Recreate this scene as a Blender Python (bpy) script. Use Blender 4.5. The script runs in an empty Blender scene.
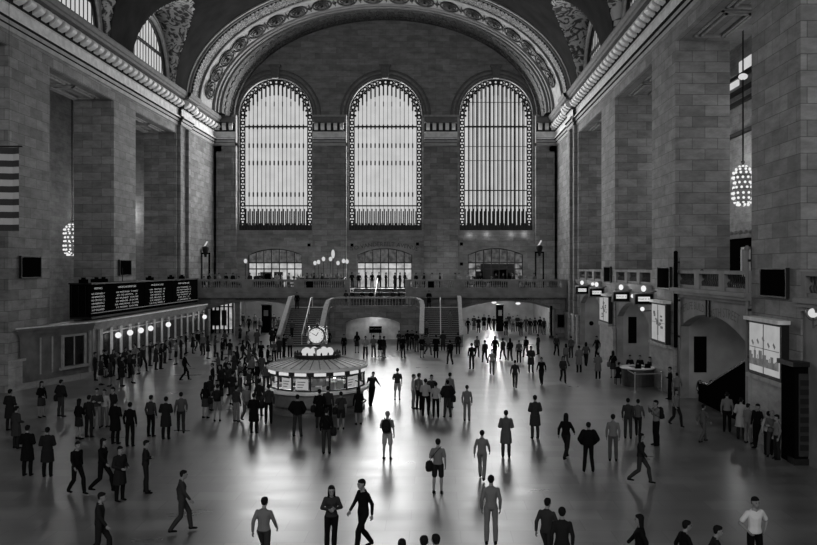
import bpy, bmesh, math, random
from mathutils import Vector, Matrix
random.seed(7)
S = bpy.context.scene
COL = S.collection
PI = math.pi
FZ = 0.2            # floor level (eye is at 7.0)
VX, VY, F, CX, EYE = 435.0, 268.0, 800.0, 5.2, 7.0

# ------------------------------------------------------------------ camera
cam = bpy.data.cameras.new('camera'); camo = bpy.data.objects.new('camera', cam); COL.objects.link(camo)
camo.location = (CX, 0, EYE); camo.rotation_euler = (PI/2, 0, 0)
cam.sensor_width = 36; cam.lens = 36*F/817.0
cam.shift_x = (408.5-VX)/817.0; cam.shift_y = -(272.5-VY)/817.0
cam.clip_end = 400
S.camera = camo
S.view_settings.view_transform = 'Standard'; S.view_settings.look = 'None'; S.view_settings.gamma = 1
S.view_settings.exposure = 0.0
S.view_settings.use_curve_mapping = False

def place(x, heady, H):          # where a standing figure of height H must be for its head top to be seen there
    s = (heady-VY)/(EYE-FZ-H)
    return CX+(x-VX)/s, F/s
def floorpt(x, y):
    Y = F*(EYE-FZ)/(y-VY)
    return CX+(x-VX)*Y/F, Y
def PX(x, Y): return CX+(x-VX)*Y/F
def PZ(y, Y): return EYE-(y-VY)*Y/F

# ------------------------------------------------------------------ materials
def new_mat(name):
    m = bpy.data.materials.new(name); m.use_nodes = True
    nt = m.node_tree; b = nt.nodes['Principled BSDF']
    return m, nt, b
def plain(name, v, rough=.6, metal=0, spec=.5, noise=0.0, nscale=6):
    m, nt, b = new_mat(name)
    b.inputs['Base Color'].default_value = (v, v, v, 1)
    b.inputs['Roughness'].default_value = rough; b.inputs['Metallic'].default_value = metal
    b.inputs['Specular IOR Level'].default_value = spec
    if noise:
        g = nt.nodes.new('ShaderNodeNewGeometry'); n = nt.nodes.new('ShaderNodeTexNoise'); n.inputs['Scale'].default_value = nscale
        n.inputs['Detail'].default_value = 6
        r = nt.nodes.new('ShaderNodeMapRange'); r.inputs['From Min'].default_value = .3; r.inputs['From Max'].default_value = .7
        r.inputs['To Min'].default_value = v*(1-noise); r.inputs['To Max'].default_value = v*(1+noise)
        nt.links.new(g.outputs['Position'], n.inputs['Vector']); nt.links.new(n.outputs['Fac'], r.inputs['Value'])
        nt.links.new(r.outputs['Result'], b.inputs['Base Color'])
    return m
def glow(name, v, noise=0, nscale=1.0):
    m = bpy.data.materials.new(name); m.use_nodes = True; nt = m.node_tree; nt.nodes.clear()
    e = nt.nodes.new('ShaderNodeEmission'); o = nt.nodes.new('ShaderNodeOutputMaterial')
    e.inputs['Color'].default_value = (1, 1, 1, 1); e.inputs['Strength'].default_value = v
    nt.links.new(e.outputs[0], o.inputs[0])
    if noise:
        g = nt.nodes.new('ShaderNodeNewGeometry'); n = nt.nodes.new('ShaderNodeTexNoise'); n.inputs['Scale'].default_value = nscale
        r = nt.nodes.new('ShaderNodeMapRange'); r.inputs['From Min'].default_value = .3; r.inputs['From Max'].default_value = .7
        r.inputs['To Min'].default_value = v*(1-noise); r.inputs['To Max'].default_value = v
        nt.links.new(g.outputs['Position'], n.inputs['Vector']); nt.links.new(n.outputs['Fac'], r.inputs['Value'])
        nt.links.new(r.outputs['Result'], e.inputs['Strength'])
    return m
def wallcoord(nt):               # (along, up) coordinates picked by the face direction, in metres
    g = nt.nodes.new('ShaderNodeNewGeometry')
    sp = nt.nodes.new('ShaderNodeSeparateXYZ'); nt.links.new(g.outputs['Position'], sp.inputs[0])
    sn = nt.nodes.new('ShaderNodeSeparateXYZ'); nt.links.new(g.outputs['True Normal'], sn.inputs[0])
    a = nt.nodes.new('ShaderNodeMath'); a.operation = 'ABSOLUTE'; nt.links.new(sn.outputs[0], a.inputs[0])
    gt = nt.nodes.new('ShaderNodeMath'); gt.operation = 'GREATER_THAN'; gt.inputs[1].default_value = .7; nt.links.new(a.outputs[0], gt.inputs[0])
    mx = nt.nodes.new('ShaderNodeMix'); mx.data_type = 'FLOAT'
    nt.links.new(gt.outputs[0], mx.inputs[0]); nt.links.new(sp.outputs[0], mx.inputs[2]); nt.links.new(sp.outputs[1], mx.inputs[3])
    cb = nt.nodes.new('ShaderNodeCombineXYZ'); nt.links.new(mx.outputs[0], cb.inputs[0]); nt.links.new(sp.outputs[2], cb.inputs[1])
    return cb.outputs[0], g.outputs['Position']
def stone(name, lo, hi, bw=1.35, bh=.58, mortar=.5, rough=.75):
    m, nt, b = new_mat(name)
    v, pos = wallcoord(nt)
    br = nt.nodes.new('ShaderNodeTexBrick'); nt.links.new(v, br.inputs['Vector'])
    br.inputs['Scale'].default_value = 1; br.inputs['Brick Width'].default_value = bw; br.inputs['Row Height'].default_value = bh
    br.inputs['Mortar Size'].default_value = .014; br.inputs['Mortar Smooth'].default_value = .3; br.inputs['Bias'].default_value = 0
    br.inputs['Color1'].default_value = (lo, lo, lo, 1); br.inputs['Color2'].default_value = (hi, hi, hi, 1)
    br.inputs['Mortar'].default_value = (lo*mortar, lo*mortar, lo*mortar, 1)
    n = nt.nodes.new('ShaderNodeTexNoise'); n.inputs['Scale'].default_value = .9; n.inputs['Detail'].default_value = 8; n.inputs['Roughness'].default_value = .7
    mp = nt.nodes.new('ShaderNodeMapping'); mp.inputs['Scale'].default_value = (1, 1, 2.6); nt.links.new(pos, mp.inputs[0])
    nt.links.new(mp.outputs[0], n.inputs['Vector'])
    r = nt.nodes.new('ShaderNodeMapRange'); r.inputs['From Min'].default_value = .3; r.inputs['From Max'].default_value = .7
    r.inputs['To Min'].default_value = .62; r.inputs['To Max'].default_value = 1.3
    nt.links.new(n.outputs['Fac'], r.inputs['Value'])
    mu = nt.nodes.new('ShaderNodeMix'); mu.data_type = 'RGBA'; mu.blend_type = 'MULTIPLY'; mu.inputs[0].default_value = 1
    nt.links.new(br.outputs['Color'], mu.inputs[6]); nt.links.new(r.outputs['Result'], mu.inputs[7])
    nt.links.new(mu.outputs[2], b.inputs['Base Color'])
    b.inputs['Roughness'].default_value = rough; b.inputs['Specular IOR Level'].default_value = .3
    bp = nt.nodes.new('ShaderNodeBump'); bp.inputs['Strength'].default_value = .4; bp.inputs['Distance'].default_value = .03
    nt.links.new(br.outputs['Fac'], bp.inputs['Height']); bp.invert = True
    nt.links.new(bp.outputs[0], b.inputs['Normal'])
    return m
def ornament(name, lo, hi, scale=2.2, thr=.5):
    m, nt, b = new_mat(name)
    g = nt.nodes.new('ShaderNodeNewGeometry')
    w = nt.nodes.new('ShaderNodeTexNoise'); w.inputs['Scale'].default_value = scale; w.inputs['Detail'].default_value = 3; w.inputs['Distortion'].default_value = 2.5
    nt.links.new(g.outputs['Position'], w.inputs['Vector'])
    r = nt.nodes.new('ShaderNodeMapRange'); r.inputs['From Min'].default_value = thr-.04; r.inputs['From Max'].default_value = thr+.04
    r.inputs['To Min'].default_value = lo; r.inputs['To Max'].default_value = hi
    nt.links.new(w.outputs['Fac'], r.inputs['Value']); nt.links.new(r.outputs['Result'], b.inputs['Base Color'])
    bp = nt.nodes.new('ShaderNodeBump'); bp.inputs['Strength'].default_value = .6; bp.inputs['Distance'].default_value = .05
    nt.links.new(w.outputs['Fac'], bp.inputs['Height']); nt.links.new(bp.outputs[0], b.inputs['Normal'])
    b.inputs['Roughness'].default_value = .7
    return m
def floor_mat():
    m, nt, b = new_mat('polished_marble')
    g = nt.nodes.new('ShaderNodeNewGeometry')
    br = nt.nodes.new('ShaderNodeTexBrick'); nt.links.new(g.outputs['Position'], br.inputs['Vector'])
    br.inputs['Scale'].default_value = 1; br.inputs['Brick Width'].default_value = 1.3; br.inputs['Row Height'].default_value = .9
    br.inputs['Mortar Size'].default_value = .012; br.offset = .5
    br.inputs['Color1'].default_value = (FLO,)*3+(1,); br.inputs['Color2'].default_value = (FHI,)*3+(1,); br.inputs['Mortar'].default_value = (FLO*.75,)*3+(1,)
    n = nt.nodes.new('ShaderNodeTexNoise'); n.inputs['Scale'].default_value = .55; n.inputs['Detail'].default_value = 7
    mp = nt.nodes.new('ShaderNodeMapping'); mp.inputs['Scale'].default_value = (.6, 1.6, 1); nt.links.new(g.outputs['Position'], mp.inputs[0]); nt.links.new(mp.outputs[0], n.inputs['Vector'])
    r = nt.nodes.new('ShaderNodeMapRange'); r.inputs['From Min'].default_value = .3; r.inputs['From Max'].default_value = .7
    r.inputs['To Min'].default_value = .7; r.inputs['To Max'].default_value = 1.25; nt.links.new(n.outputs['Fac'], r.inputs['Value'])
    mu = nt.nodes.new('ShaderNodeMix'); mu.data_type = 'RGBA'; mu.blend_type = 'MULTIPLY'; mu.inputs[0].default_value = 1
    nt.links.new(br.outputs['Color'], mu.inputs[6]); nt.links.new(r.outputs['Result'], mu.inputs[7]); nt.links.new(mu.outputs[2], b.inputs['Base Color'])
    rr = nt.nodes.new('ShaderNodeMapRange'); rr.inputs['From Min'].default_value = .1; rr.inputs['From Max'].default_value = .9
    rr.inputs['To Min'].default_value = FR0; rr.inputs['To Max'].default_value = FR1; nt.links.new(n.outputs['Fac'], rr.inputs['Value'])
    nt.links.new(rr.outputs['Result'], b.inputs['Roughness'])
    b.inputs['IOR'].default_value = 1.95
    b.inputs['Specular IOR Level'].default_value = .5
    n2 = nt.nodes.new('ShaderNodeTexNoise'); n2.inputs['Scale'].default_value = 2.2; nt.links.new(g.outputs['Position'], n2.inputs['Vector'])
    bp = nt.nodes.new('ShaderNodeBump'); bp.inputs['Strength'].default_value = .02; bp.inputs['Distance'].default_value = .05
    nt.links.new(n2.outputs['Fac'], bp.inputs['Height']); nt.links.new(bp.outputs[0], b.inputs['Normal'])
    return m
FLO, FHI, FR0, FR1 = .1, .15, .24, .38
M = {}
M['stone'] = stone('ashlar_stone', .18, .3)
M['stone_end'] = stone('end_wall_stone', .2, .28, 1.5, .62, .75)
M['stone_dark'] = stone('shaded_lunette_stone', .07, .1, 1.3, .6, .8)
M['smooth'] = plain('smooth_limestone', .2, .7, noise=.3, nscale=1.2)
M['pale'] = plain('pale_limestone', .8, .6, noise=.2, nscale=2)
M['plinth'] = stone('plinth_marble', .3, .36, 1.6, 1.5, .7, .4)
M['moulding'] = plain('moulding_stone', .34, .6, noise=.25, nscale=3)
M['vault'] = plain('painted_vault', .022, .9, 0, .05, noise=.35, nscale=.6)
M['cheek'] = ornament('ornamented_vault_cheek', .06, .5, 1.1, .5)
M['rinceau'] = ornament('rinceau_relief', .04, .34, 3.2, .52)
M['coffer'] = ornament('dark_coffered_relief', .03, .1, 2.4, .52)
M['archpale'] = plain('arch_plaster', .21, .7, noise=.2, nscale=1)
M['dark'] = plain('dark_bronze', .015, .5, .2, .3)
M['black'] = plain('black_panel', .004, .9, 0, 0)
M['iron'] = plain('window_iron', .01, .6)
M['bronze'] = plain('worn_bronze', .09, .4, .6, noise=.3)
M['brass'] = plain('polished_brass', .3, .25, .9)
M['wood'] = plain('dark_wood', .03, .4, noise=.3)
M['white'] = plain('white_enamel', .82, .5)
M['grey'] = plain('grey_paint', .2, .5)
M['sky'] = glow('daylight_glass', .63, .14, .8)
M['sky_dim'] = glow('lunette_daylight', .45, .3, .8)
M['door_sky'] = glow('door_daylight', .6, .5, 1.6)
M['lamp'] = glow('lamp_glow', .9)
M['lamp_soft'] = glow('lamp_opal', .65)
M['panel_lit'] = glow('backlit_panel', .38, .15, 2)
M['text_lit'] = glow('lit_lettering', .4)
M['stair'] = plain('stair_tread', .04, .5, noise=.3)
M['lettering'] = plain('incised_lettering', .04, .6)
M["floor"] = floor_mat()

# ------------------------------------------------------------------ mesh helper
class MB:
    def __init__(s): s.v = []; s.f = []; s.m = []; s.cur = 0
    def add(s, vs, fs):
        o = len(s.v); s.v += [tuple(p) for p in vs]; s.f += [tuple(i+o for i in f) for f in fs]; s.m += [s.cur]*len(fs); return s
    def box(s, x0, x1, y0, y1, z0, z1):
        vs = [(x0,y0,z0),(x1,y0,z0),(x1,y1,z0),(x0,y1,z0),(x0,y0,z1),(x1,y0,z1),(x1,y1,z1),(x0,y1,z1)]
        return s.add(vs, [(0,3,2,1),(4,5,6,7),(0,1,5,4),(1,2,6,5),(2,3,7,6),(3,0,4,7)])
    def bar(s, a, b, w, h=None, up=(0,0,1)):
        a = Vector(a); b = Vector(b); h = h or w; d = (b-a).normalized(); up = Vector(up)
        if abs(d.dot(up)) > .98: up = Vector((0,1,0))
        r = d.cross(up).normalized(); u = r.cross(d).normalized(); vs = []
        for p in (a, b):
            for i, j in ((-1,-1),(1,-1),(1,1),(-1,1)): vs.append(p+r*w/2*i+u*h/2*j)
        return s.add(vs, [(0,3,2,1),(4,5,6,7),(0,1,5,4),(1,2,6,5),(2,3,7,6),(3,0,4,7)])
    def tube(s, pts, r, n=8, closed=False):
        pts = [Vector(p) for p in pts]; rs = r if isinstance(r, (list, tuple)) else [r]*len(pts)
        vs = []; k = len(pts)
        for i, p in enumerate(pts):
            if closed: d = pts[(i+1) % k]-pts[i-1]
            else: d = pts[min(i+1, k-1)]-pts[max(i-1, 0)]
            d.normalize(); up = Vector((0,0,1)) if abs(d.z) < .9 else Vector((0,1,0))
            a = d.cross(up).normalized(); b = d.cross(a).normalized()
            for j in range(n):
                t = 2*PI*j/n; vs.append(p+a*math.cos(t)*rs[i]+b*math.sin(t)*rs[i])
        fs = []
        for i in range(k if closed else k-1):
            for j in range(n):
                i2 = (i+1) % k; fs.append((i*n+j, i*n+(j+1) % n, i2*n+(j+1) % n, i2*n+j))
        if not closed: fs.append(tuple(range(n-1, -1, -1))); fs.append(tuple((k-1)*n+j for j in range(n)))
        return s.add(vs, fs)
    def lathe(s, prof, c=(0,0,0), n=24, a0=0, a1=2*PI, sy=1.0):
        full = abs(a1-a0-2*PI) < 1e-6; m = n if full else n+1; vs = []
        for r, z in prof:
            for j in range(m):
                t = a0+(a1-a0)*j/n; vs.append((c[0]+r*math.cos(t), c[1]+r*math.sin(t)*sy, c[2]+z))
        fs = []
        for i in range(len(prof)-1):
            for j in range(n):
                j2 = (j+1) % m; fs.append((i*m+j, i*m+j2, (i+1)*m+j2, (i+1)*m+j))
        return s.add(vs, fs)
    def ball(s, c, r, n=12, k=8, sz=1.0):
        return s.lathe([(max(1e-4, r*math.sin(PI*i/k)), -r*sz*math.cos(PI*i/k)) for i in range(k+1)], c, n)
    def disc(s, c, r, axis='y', n=24, th=.02):
        vs = []
        for q in (-th/2, th/2):
            for j in range(n):
                t = 2*PI*j/n; a, b = r*math.cos(t), r*math.sin(t)
                vs.append({'y': (c[0]+a, c[1]+q, c[2]+b), 'x': (c[0]+q, c[1]+a, c[2]+b), 'z': (c[0]+a, c[1]+b, c[2]+q)}[axis])
        fs = [tuple(range(n-1, -1, -1)), tuple(range(n, 2*n))]+[(j, (j+1) % n, n+(j+1) % n, n+j) for j in range(n)]
        return s.add(vs, fs)
    def ring(s, c, R, r, axis='y', n=16, k=6, a0=0, a1=2*PI):
        full = abs(a1-a0-2*PI) < 1e-6
        pts = []
        for j in range(n if full else n+1):
            t = a0+(a1-a0)*j/n; a, b = R*math.cos(t), R*math.sin(t)
            pts.append({'y': (c[0]+a, c[1], c[2]+b), 'x': (c[0], c[1]+a, c[2]+b), 'z': (c[0]+a, c[1]+b, c[2])}[axis])
        return s.tube(pts, r, k, closed=full)
    def prism(s, poly, axis, a, b):    # poly in the two other axes: x->(y,z), y->(x,z), z->(x,y)
        def P(p, q): return {'x': (q, p[0], p[1]), 'y': (p[0], q, p[1]), 'z': (p[0], p[1], q)}[axis]
        n = len(poly)
        bm = bmesh.new(); vs = [bm.verts.new(P(p, a)) for p in poly]
        for i in range(n): bm.edges.new((vs[i], vs[(i+1) % n]))
        bmesh.ops.triangle_fill(bm, edges=bm.edges[:], use_beauty=True)
        bm.verts.index_update(); tri = [tuple(v.index for v in f.verts) for f in bm.faces]; bm.free()
        V = [P(p, a) for p in poly]+[P(p, b) for p in poly]
        fs = tri+[tuple(i+n for i in reversed(t)) for t in tri]+[(i, (i+1) % n, n+(i+1) % n, n+i) for i in range(n)]
        return s.add(V, fs)
    def build(s, name, mat, parent=None, smooth=False):
        me = bpy.data.meshes.new(name)
        o = parent.matrix_world.translation if parent else Vector((0,0,0))
        if parent:
            o = Vector(parent.get('_w', (0,0,0)))
        me.from_pydata([(p[0]-o[0], p[1]-o[1], p[2]-o[2]) for p in s.v], [], s.f)
        mats = mat if isinstance(mat, list) else [mat]
        for q in mats: me.materials.append(M[q] if isinstance(q, str) else q)
        if len(mats) > 1: me.polygons.foreach_set('material_index', s.m)
        bm = bmesh.new(); bm.from_mesh(me); bmesh.ops.recalc_face_normals(bm, faces=bm.faces[:]); bm.to_mesh(me); bm.free()
        if smooth: me.shade_smooth()
        ob = bpy.data.objects.new(name, me); COL.objects.link(ob)
        if parent: ob.parent = parent; ob['_w'] = tuple(o)
        return ob
def thing(name, label, cat, loc=(0,0,0), group=None):
    o = bpy.data.objects.new(name, None); COL.objects.link(o); o.location = loc; o['_w'] = tuple(loc); o.empty_display_size = .1
    o['label'] = label; o['category'] = cat
    if group: o['group'] = group
    return o
def tag(o, label, cat, group=None):
    o['label'] = label; o['category'] = cat
    if group: o['group'] = group
    return o
def struct(o): o['kind'] = 'structure'; return o
def light(kind, loc, energy, size=1, sy=None, rot=(0,0,0), name='lamp_light', spread=None):
    l = bpy.data.lights.new(name, kind); l.energy = energy
    if kind == 'AREA':
        l.shape = 'RECTANGLE' if sy else 'SQUARE'; l.size = size
        if sy: l.size_y = sy
        if spread: l.spread = spread
    elif kind in ('POINT', 'SPOT'): l.shadow_soft_size = size
    o = bpy.data.objects.new(name, l); COL.objects.link(o); o.location = loc; o.rotation_euler = rot
    return o
def text_geo(mb, txt, size, fn, depth=0.0):   # default font outline into mb; fn maps (u, v) to a world point
    cu = bpy.data.curves.new('t', 'FONT'); cu.body = txt; cu.size = size; cu.align_x = 'CENTER'; cu.resolution_u = 2
    ob = bpy.data.objects.new('t', cu); COL.objects.link(ob)
    dg = bpy.context.evaluated_depsgraph_get(); me = bpy.data.meshes.new_from_object(ob.evaluated_get(dg))
    mb.add([fn(v.co.x, v.co.y) for v in me.vertices], [tuple(p.vertices) for p in me.polygons])
    bpy.data.objects.remove(ob); bpy.data.curves.remove(cu); bpy.data.meshes.remove(me)
def arch_poly(x0, x1, z0, zs, zt, n=16):       # opening outline: flat bottom, segmental or round top
    c = (x0+x1)/2; w = (x1-x0)/2; h = zt-zs
    return [(x0, z0)]+[(c-w*math.cos(PI*i/n), zs+h*math.sin(PI*i/n)) for i in range(n+1)]+[(x1, z0)]
def seg_poly(x0, x1, z0, zs, zt, n=14):
    c = (x0+x1)/2; w = (x1-x0)/2; h = zt-zs; R = (w*w+h*h)/(2*h); a = math.asin(min(1, w/R))
    return [(x0, z0)]+[(c+R*math.sin(-a+2*a*i/n), zt-R+R*math.cos(-a+2*a*i/n)) for i in range(n+1)]+[(x1, z0)]
def slab_holes(mb, outer, holes, axis, a, b):   # a plate with arched holes, with the reveals of the holes
    def P(p, q): return {'x': (q, p[0], p[1]), 'y': (p[0], q, p[1])}[axis]
    bm = bmesh.new(); loops = []
    for L in [outer]+holes:
        vs = [bm.verts.new(P(p, a)) for p in L]
        for i in range(len(vs)): bm.edges.new((vs[i], vs[(i+1) % len(vs)]))
    bmesh.ops.triangle_fill(bm, edges=bm.edges[:], use_beauty=True)
    bm.verts.index_update()
    V = [tuple(v.co) for v in bm.verts]; T = [tuple(v.index for v in f.verts) for f in bm.faces]; bm.free()
    mb.add(V, T)
    pts = [p for L in [outer]+holes for p in L]
    mb.add([P(p, b) for p in pts], [tuple(reversed(t)) for t in T])
    for L in [outer]+holes:
        n = len(L); mb.add([P(p, a) for p in L]+[P(p, b) for p in L], [(i, (i+1) % n, n+(i+1) % n, n+i) for i in range(n)])
    return mb
M['tint'] = glow('tinted_transom', .11, .7, 2.5)
M['panel_dim'] = glow('dim_door_light', .3, .9, 1.8)
M['gallery'] = stone('gallery_stone', .28, .36, 1.4, .6, .8)
M['niche'] = plain('niche_plaster', .3, .7, noise=.25, nscale=.8)
M['brass_pale'] = plain('worn_pale_rail', .6, .3, .3)
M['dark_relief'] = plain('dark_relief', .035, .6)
WIN_P = [1750, 2000, 1500]
EAST_P = 350
M['flag_dark'] = plain('flag_dark_cloth', .03, .9); M['flag_white'] = plain('flag_white_cloth', .42, .9)
M['ticket_stone'] = plain('ticket_office_stone', .13, .55, noise=.35, nscale=1.5)
M['glass_dark'] = plain('dark_glass', .012, .15)
M['picture_grey'] = glow('backlit_print', .14, .5, 3)
M['dark_gloss'] = plain('black_rubber', .02, .25)
M['shop_lit'] = glow('lit_shop_window', .6, .7, 1.4)
M['booth_stone'] = plain('booth_marble', .16, .3, noise=.2)
M['roof_metal'] = plain('booth_roof_metal', .85, .5, noise=.12)
M['lamp_face'] = glow('opal_clock_face', .62)
M['lamp_mild'] = glow('mild_lamp', .6)
M['steel'] = plain('brushed_steel', .4, .3, .8)
mg, nt_, bb_ = new_mat('clear_glass'); bb_.inputs['Transmission Weight'].default_value = 1; bb_.inputs['Roughness'].default_value = 0; bb_.inputs['IOR'].default_value = 1.05; bb_.inputs['Base Color'].default_value = (.95,.95,.95,1); M['clear_glass'] = mg
EAST_P = 1750
M['architrave'] = plain('architrave_stone', .36, .6, noise=.2, nscale=1.5)
M['cornice_top'] = plain('cornice_top_stone', .13, .7, noise=.2, nscale=2)
M['groove'] = plain('shadowed_groove_stone', .04, .8, 0, 0)  # shade of moulding recesses and console gaps put into the stone tone
M['balcony_stone'] = plain('balcony_stone', .26, .7, noise=.25, nscale=1.5)
M['bowl_glass'] = glow('dim_bowl', .1)
M['coping'] = plain('worn_coping', .3, .6, noise=.2)
M['surround'] = plain('window_surround_stone', .12, .7, noise=.2)
# ================================================================== THE ROOM
YE = 84.7                       # west end wall
OPEN = [(4.0, 13.6), (18.3, 28.0), (32.35, 42.6), (47.2, 56.9), (61.5, 71.3)]
OPENL = [(a+.95, b+.9) for a, b in OPEN]; OPENL[-1] = (62.0, 71.75)
LUN = [(a+b)/2 for a, b in OPEN]
HD = {'floor_to': 100}
# floor
mb = MB(); mb.box(-30, 30, -9, 112, FZ-.3, FZ); struct(mb.build('floor', 'floor'))
# side walls: piers, lintel zone, upper wall
for side, sx in (('left', -1), ('right', 1)):
    mb = MB()
    def bx(x0, x1, y0, y1, z0, z1): mb.box(min(sx*x0, sx*x1), max(sx*x0, sx*x1), y0, y1, z0, z1)
    OP = OPEN if sx > 0 else OPENL
    edges = [-9]+[e for o in OP for e in o]+[YE]
    for i in range(0, len(edges), 2): bx(18, 20.9, edges[i], edges[i+1], FZ, 19.1)
    bx(18, 20.9, -9, YE, 19.1, 22.95)
    # narrow pilaster strips beside the end bay
    bx(17.72, 18, 72.1, 72.7, FZ, 19.9); bx(17.72, 18, 74.5, 75.1, FZ, 19.9)
    bx(17.2, 18, 84.0, YE, FZ, 19.9)
    struct(mb.build('wall_'+side, 'stone'))
    mb = MB()
    # recessed soffit panels over each opening
    for a, b in OP:
        for q in range(2):
            y0 = a+.6+q*(b-a-1)/2; y1 = y0+(b-a-1)/2-.4
            x0, x1 = sorted((sx*18.7, sx*20.4))
            for d, z in ((0, 19.04), (.25, 18.98)):
                mb.box(x0+d, x1-d, y0+d, y0+d+.12, z, 19.1); mb.box(x0+d, x1-d, y1-d-.12, y1-d, z, 19.1)
                mb.box(x0+d, x0+d+.12, y0+d, y1-d, z, 19.1); mb.box(x1-d-.12, x1-d, y0+d, y1-d, z, 19.1)
    struct(mb.build('trim_%d' % (1 if sx < 0 else 2), 'moulding'))
# plinths
mb = MB()
for sx in (-1, 1):
    edges = [-9]+[e for o in (OPEN if sx > 0 else OPENL) for e in o]+[YE]
    for i in range(0, len(edges), 2):
        a, b = edges[i], edges[i+1]
        if sx < 0 and a > 47: continue
        zt = 2.65 if sx > 0 else 1.8
        x0, x1 = sorted((sx*17.86, sx*18.0)); mb.box(x0, x1, a, b, FZ, zt)
        x0, x1 = sorted((sx*17.78, sx*18.0)); mb.box(x0, x1, a-.02, b+.02, zt, zt+.14)
struct(mb.build('baseboard_side', 'plinth'))
# entablature along both sides
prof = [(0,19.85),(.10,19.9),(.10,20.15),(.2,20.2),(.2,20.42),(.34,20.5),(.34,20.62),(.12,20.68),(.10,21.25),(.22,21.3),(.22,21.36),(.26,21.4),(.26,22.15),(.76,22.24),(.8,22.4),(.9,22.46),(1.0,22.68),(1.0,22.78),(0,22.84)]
def entab(mb, p0, p1, inward):
    p0 = Vector(p0); p1 = Vector(p1); inward = Vector(inward); n = len(prof); vs = []
    for p in (p0, p1):
        for d, z in prof: q = p+inward*d; vs.append((q.x, q.y, z))
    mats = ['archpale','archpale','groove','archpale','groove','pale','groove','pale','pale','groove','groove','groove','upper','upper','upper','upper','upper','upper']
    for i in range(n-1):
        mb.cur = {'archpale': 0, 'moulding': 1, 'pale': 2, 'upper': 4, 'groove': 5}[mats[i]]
        mb.add([vs[i], vs[i+1], vs[n+i+1], vs[n+i]], [(0,1,2,3)])
def consoles(mb, p0, p1, inward, step=1.02):
    p0 = Vector(p0); p1 = Vector(p1); inward = Vector(inward); d = (p1-p0); L = d.length; d.normalize(); k = max(1, int(L/step)); mb.cur = 3
    for i in range(k):
        c = p0+d*(L*(i+.5)/k)
        pts = []
        for t in range(8):
            a = PI*t/7; pts.append((.26+.5*math.sin(a)**.7, 22.22-.78*t/7))
        w = step*.29; vs = []
        for q in (-w, w):
            for dd, z in pts: p = c+inward*dd+d*q; vs.append((p.x, p.y, z))
        n = len(pts); fs = [tuple(range(n)), tuple(range(2*n-1, n-1, -1))]+[(j, j+1, n+j+1, n+j) for j in range(n-1)]
        mb.add(vs, fs)
EM = ['architrave', 'moulding', 'pale', 'white', 'cornice_top', 'groove']  # frieze 'pale' has the strong light on it put into its colour
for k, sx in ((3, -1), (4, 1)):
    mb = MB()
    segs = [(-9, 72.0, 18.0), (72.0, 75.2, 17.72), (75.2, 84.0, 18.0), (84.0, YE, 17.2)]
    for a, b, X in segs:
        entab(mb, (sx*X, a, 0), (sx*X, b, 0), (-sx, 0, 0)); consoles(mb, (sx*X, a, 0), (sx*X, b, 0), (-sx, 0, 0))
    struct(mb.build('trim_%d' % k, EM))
# end wall with three tall arched windows, doors below
WC = [(275.5, 3.5), (385.3, 3.62), (496, 3.62)]
WX = [PX(x, YE) for x, w in WC]
WR = 3.85; WB = 11.0; WS = 23.2
holes = [arch_poly(c-WR, c+WR, WB, WS, WS+WR, 28) for c in WX]
DX = [(PX(248, YE), PX(302, YE), 8.4, 9.05), (PX(357, YE), PX(412, YE), 8.4, 9.1), (PX(468, YE), PX(523, YE), 8.4, 9.1)]
holes += [seg_poly(a, b, 5.0, s, t) for a, b, s, t in DX]
mb = MB(); slab_holes(mb, [(-19, 4.9), (19, 4.9), (19, 34.6), (-19, 34.6)], holes, 'y', YE, YE+.9)
struct(mb.build('wall_end', 'stone_end'))
# piers between the windows with capital blocks
mb = MB()
PIERS = [(-18, PX(237.5, YE)), (PX(313.5, YE), PX(347, YE)), (PX(424, YE), PX(457.5, YE)), (PX(535, YE), 18)]
for a, b in PIERS: mb.box(a, b, YE-.7, YE, 4.9, 20.2); mb.box(a+.25, b-.25, YE-.82, YE-.6, 5.6, 19.2)
for c in WX: mb.box(c-3.9, c+3.9, YE-.15, YE, 9.9, 10.2)
o = struct(mb.build('trim_5', 'stone'))
mb = MB()
for i, (a, b) in enumerate(PIERS):
    entab(mb, (a+.05, YE-.7, 0), (b-.05, YE-.7, 0), (0, -.62, 0)); consoles(mb, (a+.1, YE-.85, 0), (b-.1, YE-.85, 0), (0, -.5, 0), .66)
    mb.cur = 1; mb.box(a, b, YE-.7, YE, 19.85, 23.1)
struct(mb.build('trim_6', EM))
# arch surrounds and keystones
mb = MB()
for c in WX:
    for R, r in ((WR+.08, .12), (WR+.42, .1), (WR+.85, .13)): mb.ring((c, YE-.02, WS), R, r, 'y', 40, 6, 0, PI)
    pts = [(-.32, 0), (.32, 0), (.5, 1.25), (-.5, 1.25)]
    mb.prism([(c+p, WS+WR-.05+q) for p, q in pts], 'y', YE-.5, YE)
    mb.box(c-.62, c+.62, YE-.6, YE, WS+WR+1.2, WS+WR+1.38)
struct(mb.build('trim_7', 'surround'))
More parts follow.
